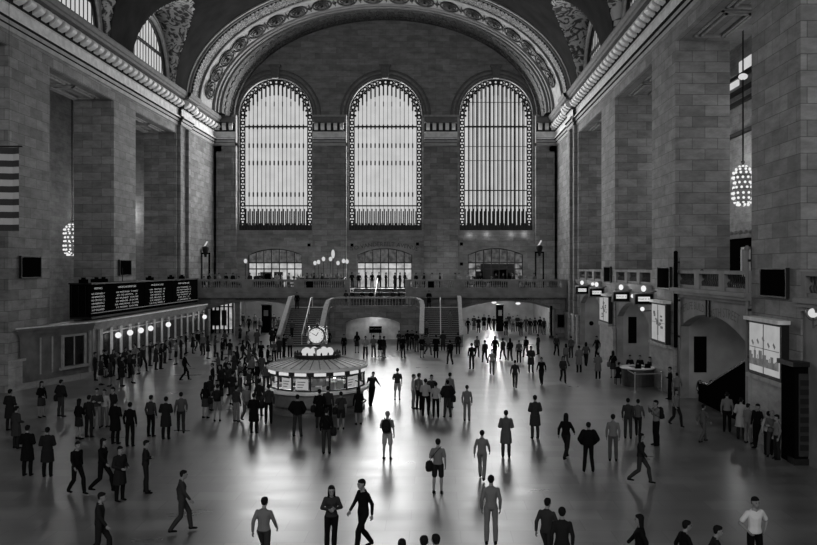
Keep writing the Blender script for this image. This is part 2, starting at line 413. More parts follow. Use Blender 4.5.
# the windows themselves
for wi, c in enumerate(WX):
    heavy = wi == 2
    g = MB(); g.prism(arch_poly(c-WR-.1, c+WR+.1, WB-.1, WS, WS+WR+.1, 28), 'y', YE+.62, YE+.7)
    w = struct(g.build('window_%d' % (wi+1), 'sky'))
    fr = MB(); y = YE+.42
    # border of scrollwork: two bands with rings between
    for R in (WR-.04, WR-.52):
        pts = [(c-R, y, WB)]+[(c-R*math.cos(PI*i/28), y, WS+R*math.sin(PI*i/28)) for i in range(29)]+[(c+R, y, WB)]
        fr.tube(pts, .055, 5)
    L = []
    z = WB+.9
    while z < WS: L += [(c-WR+.28, z), (c+WR-.28, z)]; z += .62
    k = 19
    for i in range(k): t = PI*(i+.5)/k; L.append((c-(WR-.28)*math.cos(t), WS+(WR-.28)*math.sin(t)))
    for (a, b) in L: fr.ring((a, y, b), .2, .085, 'y', 8, 4)
    for i in range(k+1):
        t = PI*i/k; e = Vector((math.cos(t), 0, math.sin(t))); p = Vector((c, y, WS))
        fr.bar(p+e*(WR-.5), p+e*(WR-.02), .2, .06)
        fr.ball(tuple(p+e*(WR-.62)), .13, 6, 4)
    fr.build('frame', 'iron', w)
    mu = MB(); n = 15; Ri = WR-.52; hb = .12 if heavy else .035
    for i in range(1, n):
        x = c-Ri+2*Ri*i/n; top = WS+math.sqrt(max(0, Ri**2-(x-c)**2)); ww = hb*(1.4 if i % 3 == 0 else 1)
        mu.box(x-ww/2, x+ww/2, y-.05, y+.05, WB, top)
        if heavy: mu.box(x+.11, x+.17, y-.03, y+.03, WB, top)
        mu.box(x-.075, x+.075, y-.06, y+.06, top-1.15, top)
        for zr in (22.2, 20.2, 18.35, 15.0):
            if zr == 22.2 or not heavy: mu.box(x-.07, x+.07, y-.06, y+.06, zr-.28-.14, zr+.05)
        if not heavy and (i % 2): mu.box(x-.045, x+.045, y-.06, y+.06, 24.2, 24.7)
    zz = WS-1.15
    mu.box(c-Ri, c+Ri, y-.1, y+.1, zz-.1, zz+.06)
    mu.box(c-Ri, c+Ri, y-.08, y+.08, 13.55, 13.68)
    if heavy:
        for z_ in (19.9, 18.4, 24.6): mu.box(c-Ri, c+Ri, y-.04, y+.04, z_, z_+.05)
        mu.box(c-Ri, c+Ri, y-.08, y+.08, 15.2, 15.3)
    for i in range(2*n):       # close-set lower bars
        x = c-Ri+Ri*(i+.5)/n; mu.box(x-.055, x+.055, y-.06, y+.06, WB, 13.3-(.25 if i % 2 else 0))
    mu.build('mullions', 'iron', w)
    si = MB(); si.box(c-WR, c+WR, YE+.1, YE+.6, WB, WB+.55)
    for i in range(24): si.box(c-WR+.1+i*.32, c-WR+.25+i*.32, YE-.02, YE+.3, WB+.1, WB+.75)
    si.build('sill_grille', 'iron', w)
    light('AREA', (c, YE+.3, (WB+WS+WR)/2+.3), WIN_P[wi], 6.6, 14.6, (PI/2, 0, PI) if False else (-PI/2, 0, 0), 'window_daylight')
# doors at balcony level
for di, (a, b, zs, zt) in enumerate(DX):
    d = struct(MB().prism(seg_poly(a-.1, b+.1, 5.0, zs+.05, zt+.1), 'y', YE+.55, YE+.6).build('door_%d' % (di+1), 'door_sky' if di != 2 else 'panel_dim'))
    fr = MB(); y = YE+.3
    P = seg_poly(a, b, 5.0, zs, zt); fr.tube([(p[0], y, p[1]) for p in P], .1, 5)
    nn = 7
    for i in range(1, nn): x = a+(b-a)*i/nn; fr.box(x-.05, x+.05, y-.05, y+.05, 5.0, zt-.1-.5*abs(2*i/nn-1)**2)
    for z_ in (7.55, 6.9): fr.box(a, b, y-.06, y+.06, z_-.06, z_+.06)
    fr.build('door_frame', 'iron', d)
    pn = MB()                                     # the tinted transom lights
    for i in range(nn): x0 = a+(b-a)*i/nn; pn.box(x0+.05, x0+(b-a)/nn-.05, y+.1, y+.14, 7.6, min(zt-.05, zt-.05-.55*abs((2*i+1)/nn-1)**2))
    pn.build('transom_glass', 'tint', d)
    if di != 1:
        lv = MB()
        for i in range(9 if di == 0 else 11):
            x = a+.3+random.random()*(b-a-1.6); lv.box(x, x+.5+random.random()*1.1, y+.05, y+.15, 5.0, 5.9+random.random()*(.7 if di == 0 else 1.0))
        if di == 2: lv.box(a+1.35, b-.9, y+.05, y+.16, 5.4, 7.45)
        lv.build('door_leaf', 'dark', d)
# small square vents beside the doors
mb = MB()
for x, y in ((337, 245), (352, 245), (417.5, 244), (461.5, 244), (461.5, 264), (309, 245)):
    X = PX(x, YE-.02); Z = PZ(y, YE); mb.box(X-.16, X+.16, YE-.06, YE+.01, Z-.16, Z+.16)
struct(mb.build('trim_8', 'black'))
# inscription over the centre door
mb = MB(); a, b, zs, zt = DX[1]; cx = (a+b)/2; R = 9.5
def arcmap(cx, z0, R, y):
    def fn(u, v): t = u/R; return (cx+(R+v)*math.sin(t), y, z0-R+(R+v)*math.cos(t))
    return fn
text_geo(mb, 'TO VANDERBILT AVENUE', .62, arcmap(cx, 9.32, 12, YE-.012))
struct(mb.build('trim_9', 'lettering'))
# great arch over the end bay
E = lambda a: 10.4+(a-16)*.33
AP = [(74.6,18.45,.9),(74.6,17.95,0),(74.95,17.95,0),(74.95,17.75,0),(75.2,17.78,0),(75.2,17.62,0),(77.0,17.6,0),(77.05,17.4,0),(77.3,17.4,0),(80.6,17.25,0),(80.7,17.0,0),(81.2,16.98,0),(81.2,16.8,0),(81.7,16.78,0),(81.7,16.55,0),(82.0,16.5,0),(84.0,16.3,0),(84.1,15.95,0),(YE+.02,15.9,0)]
AM = [1,1,0,0,0,2,0,0,1,0,0,0,0,0,3,3,3,3]
mb = MB(); N = 96; ZA = 22.85
rings = [[(-(a)*math.cos(PI*i/N), y, ZA+(E(a)+e)*math.sin(PI*i/N)) for i in range(N+1)] for y, a, e in AP]
for k in range(len(AP)-1):
    mb.cur = AM[k]
    mb.add(rings[k]+rings[k+1], [(i, i+1, N+1+i+1, N+1+i) for i in range(N)])
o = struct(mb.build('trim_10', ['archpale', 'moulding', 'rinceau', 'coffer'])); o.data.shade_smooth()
o.data.shade_auto_smooth() if hasattr(o.data, 'shade_auto_smooth') else None
for p in o.data.polygons: p.use_smooth = False
# medallions on the broad soffit, beads on the dark band
mb = MB()
def onarch(Y, a, t):
    p = Vector((-a*math.cos(t), Y, ZA+E(a)*math.sin(t))); tan = Vector((a*math.sin(t), 0, E(a)*math.cos(t))).normalized()
    return p, tan
for i in range(19):
    t = PI*(i+1.0)/21+.02
    p, tan = onarch(79.1, 17.28, t); nrm = Vector((p.x*-1/17.3**2, 0, -(p.z-ZA)/E(17.3)**2)).normalized(); p = p+nrm*.06
    for R, r in ((1.05, .1), (.7, .1), (.35, .18)):
        pts = [p+tan*R*.88*math.cos(q)+Vector((0,1,0))*R*1.15*math.sin(q) for q in [2*PI*j/20 for j in range(20)]]
        mb.tube(pts, r, 5, closed=True)
    for q in range(8):
        v = tan*.92*math.cos(q*PI/4)+Vector((0,1,0))*1.1*math.sin(q*PI/4); mb.ball(tuple(p+v), .12, 6, 4)
    for sgn in (-1, 1):
        p2, _ = onarch(79.1, 17.26, t+sgn*PI/42); p2 = p2+nrm*.04
        mb.ball(tuple(p2), .2, 6, 4); mb.tube([p2+Vector((0,y_,0)) for y_ in (-1.0, 0, 1.0)], [.04, .12, .04], 5)
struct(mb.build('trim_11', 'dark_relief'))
mb = MB()
for i in range(110):
    t = PI*(i+.5)/110
    for Y, a in ((83.95, 16.28), (75.25, 17.66), (76.95, 17.66)):
        p, tan = onarch(Y, a, t); mb.ball(tuple(p), .12, 5, 4)
for i in range(46):
    t = PI*(i+.5)/46; p, tan = onarch(83, 16.42, t)
    pts = [p+tan*.38*math.cos(q)+Vector((0,1,0))*.7*math.sin(q) for q in [2*PI*j/8+PI/8 for j in range(8)]]; mb.tube(pts, .07, 4, closed=True)
struct(mb.build('trim_12', 'coffer'))
# the vault with its lunette penetrations (a height field)
mb = MB(); NT = 150; ys = [-9+i*.22 for i in range(int((74.7+9)/.22)+1)]+[74.7]
A0, B0 = 18.0, E(18)+.15
def vz(X, Y):
    zm = ZA+B0*math.sqrt(max(0, 1-min(1, abs(X)/A0)**2)) if abs(X) < A0 else ZA-.1
    zc = -1
    for c in LUN:
        d = abs(Y-c)
        if d < 4.85: zc = max(zc, 23.3+math.sqrt(4.85**2-d*d)*1.17)
    return (zm, 0) if zm >= zc else (zc, 1)
xs = []
for i in range(NT+1):
    t = PI*i/NT; xs.append(-18.7*math.cos(t))
xs = sorted(set(xs+[s*(15.4+.14*j) for j in range(24) for s in (-1, 1)]))
G = [[vz(x, y) for x in xs] for y in ys]; W = len(xs)
vs = [(xs[i], ys[j], G[j][i][0]) for j in range(len(ys)) for i in range(W)]
mb.v = vs
for j in range(len(ys)-1):
    for i in range(W-1):
        a = j*W+i; mb.f.append((a, a+1, a+W+1, a+W)); mb.m.append(1 if G[j][i][1]+G[j+1][i+1][1]+G[j][i+1][1]+G[j+1][i][1] >= 2 else 0)
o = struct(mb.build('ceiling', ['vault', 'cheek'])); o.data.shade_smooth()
# upper clerestory walls with lunette windows
wn = 4
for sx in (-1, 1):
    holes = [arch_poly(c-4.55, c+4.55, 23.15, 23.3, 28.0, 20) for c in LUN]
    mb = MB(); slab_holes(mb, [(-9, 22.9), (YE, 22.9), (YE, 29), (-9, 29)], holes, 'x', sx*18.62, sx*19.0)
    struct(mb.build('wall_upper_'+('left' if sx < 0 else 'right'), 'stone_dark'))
    rb = MB()
    for c in LUN:
        rb.ring((sx*18.5, c, 23.3), 4.68, .16, 'x', 28, 6, 0, PI)
        rb.ring((sx*18.45, c, 23.3), 5.0, .1, 'x', 28, 6, 0, PI)
    struct(rb.build('trim_%d' % (13 if sx < 0 else 14), 'moulding'))
    for c in LUN[1:]:
        g = MB(); g.prism(arch_poly(c-4.6, c+4.6, 23.1, 23.3, 28.05, 20), 'x', sx*18.92, sx*18.96)
        w = struct(g.build('window_%d' % wn, 'sky_dim' if sx > 0 else 'sky')); wn += 1
        f = MB()
        for i in range(1, 14):
            y = c-4.5+9.0*i/14; t = 23.3+4.6*math.sqrt(max(0, 1-((y-c)/4.5)**2)); f.box(sx*18.8-.02, sx*18.8+.02, y-.05, y+.05, 23.2, t)
        f.box(sx*18.8-.06, sx*18.8+.06, c-4.0, c+4.0, 25.5, 25.75)
        P = arch_poly(c-4.45, c+4.45, 23.2, 23.3, 27.9, 20); f.tube([(sx*18.78, p[0], p[1]) for p in P], .12, 5)
        f.build('frame', 'iron', w)
# east end behind the viewer
mb = MB(); slab_holes(mb, [(-19, FZ), (19, FZ), (19, 34.6), (-19, 34.6)], [arch_poly(c-3.7, c+3.7, WB, WS, WS+3.7) for c in (-11.67, 0, 11.67)], 'y', -9.4, -9)
struct(mb.build('wall_back', 'stone'))
for c in (-11.67, 0, 11.67):
    struct(MB().box(c-3.9, c+3.9, -9.9, -9.8, WB-.2, WS+4).build('window_%d' % wn, 'sky')); wn += 1
    light('AREA', (c, -8.8, 19), EAST_P, 6.6, 14, (PI/2, 0, 0), 'window_daylight')

# ================================================================== galleries behind the side walls
mb = MB()
for sx in (-1, 1):
    x0, x1 = sorted((sx*27, sx*27.4)); mb.box(x0, x1, -9, 90, FZ, 25)
    x0, x1 = sorted((sx*20.9, sx*27.4)); mb.box(x0, x1, -9, 90, 23.0, 23.3); mb.box(x0, x1, 75, 75.4, FZ, 23)
    mb.box(x0, x1, -9, -8.6, FZ, 23)
struct(mb.build('wall_gallery', 'gallery'))
mb = MB(); mb.box(18.5, 27, -9, 75, 5.5, 5.88); struct(mb.build('floor_gallery', 'smooth'))
# bright high windows in the far gallery end, dark doorway and framed picture
w = struct(MB().box(21.6, 26.4, 74.8, 74.9, 17, 22.9).build('window_%d' % wn, 'sky_dim')); wn += 1
f = MB()
for i in range(9): f.box(21.6+i*.6, 21.8+i*.6, 74.6, 74.75, 17, 22.9)
for z in (18.2, 19.6, 21.2, 22.2): f.box(21.6, 26.4, 74.6, 74.75, z, z+.4)
f.build('frame', 'iron', w)
sk = MB()
for z, y in ((21.6, 51), (20.9, 54), (20.1, 57.5)): sk.box(26.85, 27, y-.2, y+3.0, z, z+.75)
struct(sk.build('window_%d' % wn, 'sky')); wn += 1
sh = MB()
for z in (20.75, 19.7, 18.9, 16.7): sh.box(26.7, 27, 50, 62, z-.25, z)
struct(sh.build('trim_15', 'dark'))
dr = struct(MB().box(26.8, 27, 51, 63.5, 5.9, 9.1).build('door_4', 'black'))
c = MB(); c.box(26.7, 27, 50.6, 64, 9.1, 9.4)
for i in range(14): c.ball((26.75, 51+.9*i, 9.5), .18, 6, 4)
c.build('cornice', 'smooth', dr)
pic = thing('framed_picture', 'framed picture hanging in the dark doorway behind the pale pole on the gallery', 'picture', (26.6, 55.2, 7.2))
MB().box(26.68, 26.72, 54.7, 56.0, 6.55, 8.3).build('canvas', 'grey', pic)
f = MB()
for a, b, z0, z1 in ((54.6, 54.75, 6.4, 8.45), (55.95, 56.1, 6.4, 8.45), (54.6, 56.1, 8.3, 8.45), (54.6, 56.1, 6.4, 6.55)): f.box(26.62, 26.75, a, b, z0, z1)
f.build('frame', 'white', pic)
f = MB(); f.box(-27, -26.8, 58.5, 61, 16.2, 20); f.box(-27, -26.2, 56, 62, 15.7, 16.1); f.box(-27, -26.5, 56.5, 61.5, 14.6, 14.9)
struct(f.build('door_5', 'dark'))

# right side lower wall: ledges, balustrades, arched niches under the galleries
holes = []
NI = {2: (33.2, 41.9, 3.95, 4.8), 3: (48.2, 56.5, 3.6, 4.75), 4: (62.2, 70.9, 3.9, 4.9)}
for k, (a, b, s, t) in NI.items(): holes.append(seg_poly(a, b, FZ+.0, s, t))
mb = MB()
for k, (a, b) in enumerate(OPEN):
    if k in NI:
        n = NI[k]; slab_holes(mb, [(a, FZ-.05), (b, FZ-.05), (b, 5.9), (a, 5.9)], [seg_poly(n[0], n[1], FZ-.04, n[2], n[3])], 'x', 18.08, 18.5)
    else: mb.box(18.08, 18.5, a, b, FZ, 5.9)
struct(mb.build('wall_right_lower', 'smooth'))
mb = MB()
for k, (a, b) in enumerate(OPEN):
    mb.box(17.78, 18.3, a, b, 5.66, 5.8); mb.box(17.7, 18.3, a, b, 5.8, 5.98); mb.box(17.95, 18.3, a, b, 5.5, 5.66)
struct(mb.build('trim_16', 'archpale'))
mb = MB(); ba = MB()
for k, (a, b) in enumerate(OPEN):
    mb.box(18.0, 18.4, a, b, 6.72, 6.88); mb.box(18.05, 18.35, a, b, 5.98, 6.14)
    for q in range(4): yy = a+(b-a)*q/3; mb.box(18.0, 18.4, max(a, yy-.35), min(b, yy+.35), 5.98, 6.72)
    n = int((b-a)/.24)
    for i in range(n):
        y = a+(b-a)*(i+.5)/n
        ba.tube([(18.2, y-.04, 6.14), (18.16, y, 6.3), (18.24, y+.06, 6.45), (18.2, y, 6.58), (18.2, y+.02, 6.72)], .035, 5)
struct(mb.build('trim_17', 'smooth')); struct(ba.build('trim_18', 'bronze'))
# niche interiors
mb = MB()
for k, (a, b, s, t) in NI.items():
    dp = {2: 21.6, 3: 20.6, 4: 20.4}[k]
    mb.box(dp, dp+.2, a-.6, b+.6, FZ, 5.5); mb.box(18.5, dp, b, b+.2, FZ, 5.5)
    if k != 2: mb.box(18.5, dp, a-.2, a, FZ, 5.5)
    mb.box(18.5, dp, a-.2, b+.2, 5.3, 5.5)
struct(mb.build('wall_niche', 'niche'))
mb = MB()
mb.box(18.76, 19.4, 41.82, 41.9, 1.55, 3.42); mb.box(18.85, 19.42, 56.42, 56.5, 1.7, 3.55)
mb.disc((19.05, 70.86, 2.1), .2, 'y', 16, .06)
struct(mb.build('trim_19', 'black'))
# inscription above the big right arch
mb = MB()
def wallmap(yc, z0, R, x):
    def fn(u, v): t = u/R; return (x, yc-(R+v)*math.sin(t), z0-R+(R+v)*math.cos(t))
    return fn
text_geo(mb, 'METLIFE BUILDING', .55, wallmap(39.6, 4.95, 7.5, 18.07)); text_geo(mb, '45TH STREET', .6, wallmap(35.6, 4.8, 8, 18.07))
struct(mb.build('trim_20', 'lettering'))
mb = MB(); mb.box(18.0, 18.1, 37.45, 37.6, 4.7, 5.5); mb.box(18.0, 18.1, 37.85, 37.95, 4.7, 5.5)
struct(mb.build('trim_21', 'dark'))

# ================================================================== west end: balcony, lower wall, stairs
YB = 77.5
GX0, GX1 = PX(350, YB), PX(405, YB)
mb = MB()
for a, b in ((-18, GX0), (GX1, 18)):
    mb.box(a, b, YB, YE+.0, 4.55, 4.9)
struct(mb.build('floor_balcony', 'smooth'))
mb = MB(); bl = MB()
for a, b in ((-18, GX0), (GX1, 18)):
    mb.cur = 0
    mb.box(a, b, YB-.05, YB+.35, 5.72, 5.9); mb.box(a, b, YB, YB+.3, 4.9, 5.1); mb.box(a, b, YB-.02, YB+.3, 4.62, 4.9)
    mb.box(a, b, YB-.35, YB, 4.42, 4.62); mb.box(a, b, YB-.25, YB, 4.25, 4.42); mb.box(a, b, YB-.1, YB+.2, 4.1, 4.25)
    n = round((b-a)/5.0); w = (b-a)/n
    for i in range(n+1):
        x = a+w*i; mb.box(max(a, x-.5), min(b, x+.5), YB-.04, YB+.32, 4.9, 5.75)
    for i in range(int((b-a)/.21)):
        x = a+.21*i+.1; bl.lathe([(.04, 5.1), (.075, 5.25), (.035, 5.45), (.06, 5.72)], (x, YB+.13, 0), 6)
struct(mb.build('trim_22', 'balcony_stone')); struct(bl.build('trim_23', 'balcony_stone'))
mb = MB()
for x in (310, 431): X = PX(x, YB); mb.box(X-.3, X+.3, YB-.1, YB, 5.1, 5.72)
struct(mb.build('trim_24', 'black'))
# lower wall with two wide segmental arches
YL = 78.6
LA = [(PX(208, YL), PX(304, YL)), (PX(459, YL), PX(553, YL))]
mb = MB(); slab_holes(mb, [(-18, FZ-.1), (18, FZ-.1), (18, 4.6), (-18, 4.6)], [seg_poly(a, b, FZ-.05, 2.95, 3.75) for a, b in LA]+[[(-3.3, 1.6), (-3.3, 4.55), (2.8, 4.55), (2.8, 1.6)]], 'y', YL, YL+.8)
struct(mb.build('wall_end_lower', 'stone'))
mb = MB()
for a, b in LA:
    P = seg_poly(a-.1, b+.1, FZ, 2.98, 3.86); mb.tube([(p[0], YL-.02, p[1]) for p in P], .12, 6)
struct(mb.build('trim_25', 'archpale'))
mb = MB()
text_geo(mb, 'LOWER LEVEL      SHUTTLE SUBWAY', .34, arcmap((LA[1][0]+LA[1][1])/2, 3.98, 13.5, YL-.05))
text_geo(mb, 'SUBWAY      42ND STREET', .34, arcmap((LA[0][0]+LA[0][1])/2, 3.98, 13.5, YL-.05))
struct(mb.build('trim_26', 'lettering'))
# passages beyond the arches
mb = MB()
mb.cur = 0
mb.box(-18.2, -18, YL, 106, FZ, 4.6); mb.box(18, 18.2, YL, 106, FZ, 4.6); mb.box(-6.8, -6.6, YL+.8, 106, FZ, 4.6); mb.box(6.9, 7.1, YL+.8, 106, FZ, 4.6)
mb.box(-18, -6.6, 98, 98.3, FZ, 4.6); mb.box(7, 18, 104, 104.3, FZ, 4.6)
mb.box(-18.2, 18.2, YE, 106, 4.35, 4.6)
struct(mb.build('wall_passage', 'archpale'))
for x, y, e in ((494, 96, 1), (518, 93, 1)):
    pass
# stairs
def flight(x0, x1, name_i):
    st = MB(); n = 18; y0, y1 = 69.0, 74.3
    for i in range(n):
        z = FZ+(3.3-FZ)*(i+1)/n; ya = y0+(y1-y0)*i/n; st.box(x0, x1, ya, 74.3, z-(3.3-FZ)/n, z-.03)
    st.build('riser', 'stair', None)
    return st
for nm, x0, x1 in (('a', PX(285, 71.5), PX(325, 71.5)), ('b', PX(421, 71.5), PX(460, 71.5))):
    pass
SL = (PX(286, 71.5), PX(324, 71.5)); SR = (PX(422, 71.5), PX(459, 71.5))
for side, (x0, x1) in (('left', SL), ('right', SR)):
    root = thing('staircase', 'wide dark stone staircase with centre handrail, directly behind the brass clock' if side == 'left' else 'wide dark stone staircase with centre handrail, beside the crowded arch', 'staircase', ((x0+x1)/2, 69, FZ), 'paired staircases')
    st = MB(); ns = MB(); n = 18; y0, y1 = 69.0, 74.3; h = (3.3-FZ)/n
    for i in range(n):
        z = FZ+h*(i+1); ya = y0+(y1-y0)*i/n; st.box(x0, x1, ya, 74.3, z-h, z); ns.box(x0, x1, ya-.03, ya+.1, z, z+.015)
    st.build('steps', 'stair', root); ns.build('nosing', 'moulding', root)
    xo = x0 if side == 'left' else x1; sgn = -1 if side == 'left' else 1
    xx = sorted((xo, xo+sgn*.26))
    MB().prism([(68.8, FZ), (68.8, 1.15), (74.3, 4.2), (77.4, 4.2), (77.4, FZ)], 'x', xx[0], xx[1]).build('side_wall', 'stone', root)
    MB().prism([(68.7, 1.12), (68.7, 1.28), (74.3, 4.35), (77.4, 4.35), (77.4, 4.2), (74.3, 4.2)], 'x', xx[0]-.04, xx[1]+.04).build('coping', 'coping', root)
    hr = MB(); xm = (x0+x1)/2+(.1 if side == 'left' else 0); P = [(xm, 69.2, FZ), (xm, 69.2, 1.2), (xm, 74.3, 4.25), (xm, 75.2, 4.25), (xm, 75.2, 3.3)]
    hr.tube(P, .045, 6)
    for q in range(1, 5): y = 69.2+5.1*q/5; hr.tube([(xm, y, FZ+(3.1)*(y-69)/5.3), (xm, y, 1.2+3.05*(y-69.2)/5.1)], .03, 6)
    hr.build('handrail', 'brass_pale', root)
# landing and centre well with curved balustrade
lx0, lx1 = SL[1], SR[0]
mb = MB()
NICHE = arch_poly(PX(342, 74.3), PX(403, 74.3), FZ-.02, 1.55, 2.5, 18)
slab_holes(mb, [(lx0, FZ-.05), (lx1, FZ-.05), (lx1, 3.3), (lx0, 3.3)], [NICHE], 'y', 74.3, 74.7)
mb.box(SL[0]-.4, SR[1]+.4, 74.7, 77.5, 3.0, 3.3)
mb.box(GX0, GX1, 77.5, YE, 2.9, 3.2)
struct(mb.build('wall_landing', 'stone'))
mb = MB(); P = [(p[0], p[1]) for p in NICHE]
mb.tube([(p[0], 74.28, p[1]) for p in P[1:-1]], .07, 6)
mb.box(lx0, lx1, 74.2, 74.35, 3.12, 3.3)
struct(mb.build('trim_27', 'archpale'))
struct(MB().box(PX(342, 74.3)-.3, PX(403, 74.3)+.3, 76.4, 76.6, FZ, 3.0).build('wall_well', 'pale'))
up = MB(); n = 10
for i in range(n): z = 3.3+(4.9-3.3)*(i+1)/n; y = 78.6+3.0*i/n; up.box(GX0+.05, GX1-.05, y, 81.7, z-.16, z)
up.box(GX0, GX1, 81.6, YE, 4.6, 4.9)
tag(up.build('upper_steps', 'stair'), 'short central flight of steps rising from the landing to the balcony doors', 'staircase')
tag(MB().tube([(PX(375, 78.4), 78.4, 3.3), (PX(375, 78.4), 78.4, 4.4), (PX(377.5, 81.6), 81.6, 5.9), (PX(377.5, 81.6), 81.6, 4.9)], .05, 6).build('handrail', 'brass_pale'), 'thin pale handrail up the centre of the short upper steps', 'handrail')
def balus_path(path, nm, label, zb=FZ):
    root = thing('balustrade', label, 'balustrade', (path[0][0], path[0][1], FZ))
    w = MB(); r = MB(); b = MB()
    for i in range(len(path)-1):
        p, q = Vector(path[i]), Vector(path[i+1]); d = Vector((q.x-p.x, q.y-p.y, 0)).normalized(); nrm = Vector((-d.y, d.x, 0))*.16
        vs = [p-nrm, p+nrm, q+nrm, q-nrm]
        lo = [(v.x, v.y, zb) for v in vs]; hi = [(v.x, v.y, v.z-.78) for v in vs]
        w.add(lo+hi, [(0,1,5,4),(1,2,6,5),(2,3,7,6),(3,0,4,7),(4,5,6,7)])
        r.bar(p+Vector((0,0,-.07)), q+Vector((0,0,-.07)), .42, .16)
        L = (q-p).length; n = max(1, int(L/.27))
        for k in range(n):
            c = p+(q-p)*((k+.5)/n); b.lathe([(.05, -.8), (.085, -.6), (.04, -.35), (.07, -.12)], tuple(c), 6)
    w.build('base_wall', 'stone', root); r.build('rail', 'coping', root); b.build('balusters', 'smooth', root)
zl = 4.3
XL = lx0; XR = lx1
pathL = [(XL, 69.0, 1.35), (XL, 70.4, 2.15), (XL, 71.8, 2.95), (XL, 73.0, 3.65), (XL+.12, 73.7, 4.05), (XL+.5, 74.15, 4.25), (XL+1.1, 74.35, zl), (PX(346, 74.4), 74.4, zl)]
pathR = [(XR, y, z) if x == XL else (XR-(x-XL), y, z) for x, y, z in pathL[:-1]]+[(PX(400, 74.4), 74.4, zl)]
balus_path(pathL, 'l', 'curved stone balustrade sweeping down beside the staircase behind the clock')
balus_path(pathR, 'r', 'curved stone balustrade sweeping down beside the staircase near the wide crowded arch')
balus_path([(PX(346, 74.4), 74.4, zl), (PX(400, 74.4), 74.4, zl)], 'c', 'straight stone balustrade of the central landing above the pale niche', 3.28)
# passages: ceiling lamps
for x, y, p in ((-12, 90, 700), (-9.5, 84, 350), (12, 90, 800), (12, 98, 500), (9.0, 83, 160), (15, 84, 160)):
    light('POINT', (x, y, 3.9), p, .25, name='passage_lamp')
light('AREA', (WX[1], YE+.2, 7.0), 600, 5.4, 3.2, (-PI/2, 0, 0), 'door_daylight')
for x in (-13, -9, 7, 12, -2.6, 15): light('POINT', (x, 80.5, 6.9), 55, .3, name='balcony_lamp')
for x in (-2.8, -1, 1.6, 3): light('POINT', (WX[2]+x, YE-.35, 10.55), 5, .05, name='sill_lamp')
light('POINT', (-.5, 75.5, 2.4), 20, .2, name='well_lamp')
for y in (9, 23.3, 37.7, 52.3, 66.5):
    light('POINT', (24, y+3, 14), 260, .5, name='gallery_lamp'); light('POINT', (-24, y+8, 12), 260, .5, name='gallery_lamp')
for y, p in ((52.3, 45), (66.5, 60), (37.5, 30)):
    light('POINT', (19.5, y, 3.4), p, .15, name='niche_lamp')
w = bpy.data.worlds.new('world'); S.world = w; w.use_nodes = True
w.node_tree.nodes['Background'].inputs[0].default_value = (.5, .5, .5, 1); w.node_tree.nodes['Background'].inputs[1].default_value = .1
# ================================================================== FURNISHINGS
# ---- flag
FYY = 30.0
t = thing('flag', 'large striped flag hanging flat beside the dark stone pier above the ticket office end', 'flag', (PX(-40, FYY), FYY, PZ(140, FYY)))
x1 = PX(19.7, FYY); x0 = x1-6.0; zt = PZ(147.5, FYY); zb = PZ(231, FYY); sh = (zt-zb)/13
def flagcloth(mb, a, b, za, zb_, y):
    n = max(2, int((b-a)/.15)); vs = []
    for i in range(n+1):
        x = a+(b-a)*i/n; dy = .05*math.sin(x*5.1)+.03*math.sin(x*11)
        vs += [(x, y+dy, za), (x, y+dy, zb_)]
    mb.add(vs, [(2*i, 2*i+2, 2*i+3, 2*i+1) for i in range(n)])
L = MB(); D = MB(); U = MB(); ST = MB()
for i in range(13):
    top = zt-sh*i; a = x0+2.5 if i < 7 else x0
    flagcloth(D if i % 2 == 0 else L, a, x1, top, top-sh, FYY)
flagcloth(U, x0, x0+2.5, zt, zt-7*sh, FYY)
for r in range(9):
    for c in range(6 if r % 2 == 0 else 5):
        cx = x0+.2+.4*c+(.2 if r % 2 else 0); cz = zt-.12-.17*r
        pts = [(cx+(.07 if k % 2 == 0 else .03)*math.sin(k*PI/5), FYY-.1, cz+(.07 if k % 2 == 0 else .03)*math.cos(k*PI/5)) for k in range(10)]
        ST.add([(cx, FYY-.1, cz)]+pts, [(0, k+1, (k+1) % 10+1) for k in range(10)])
D.build('dark_stripes', 'flag_dark', t); L.build('white_stripes', 'flag_white', t); U.build('canton', 'flag_dark', t); ST.build('stars', 'flag_white', t)
r = MB(); r.tube([(x0-.1, FYY, zt+.04), (x1+.1, FYY, zt+.04)], .03, 8)
for x in (x0+.4, x1-.4): r.tube([(x, FYY, zt), (x, FYY, 30.5)], .008, 5)
r.build('hanging_rod', 'dark', t)

# ---- ticket office
TX = -16.2; TY0, TY1 = 50.0, 74.2
t = thing('ticket_office', 'long low stone ticket office with lit windows beneath the departure boards', 'ticket office', (TX, 60, FZ))
body = MB(); body.prism([(TX, TY0), (TX, TY1), (-17.95, TY1), (-17.95, 44.6), (-17.9, 44.6)], 'z', FZ, 3.3); body.build('wall', 'ticket_stone', t)
co = MB()
for d, z0, z1 in ((.05, 3.1, 3.25), (.16, 3.25, 3.45), (.3, 3.45, 3.6)):
    co.prism([(TX+d, TY0-d), (TX+d, TY1), (-17.95, TY1), (-17.95, 44.6-d*1.5), (-17.9, 44.6-d*1.5)], 'z', z0, z1)
co.build('cornice', 'ticket_stone', t)
MB().prism([(TX+.34, TY0-.34), (TX+.34, TY1), (TX+.2, TY1), (TX+.2, TY0-.2), (-17.9, 44.2), (-17.9, 44.05)], 'z', 3.6, 3.68).build('cornice_edge', 'pale', t)
MB().prism([(TX+.1, TY0-.1), (TX+.1, TY1), (-17.95, TY1), (-17.95, 44.4), (-17.9, 44.4)], 'z', 3.6, 3.64).build('roof', 'grey', t)
base = MB(); base.prism([(TX+.12, TY0-.12), (TX+.12, TY1), (-17.95, TY1), (-17.95, 44.4), (-17.9, 44.4)], 'z', FZ, .55); base.build('base', 'plinth', t)
LY = [F*21.4/(435-x) for x in (112, 124, 135, 145, 163, 200)]
nb = 14
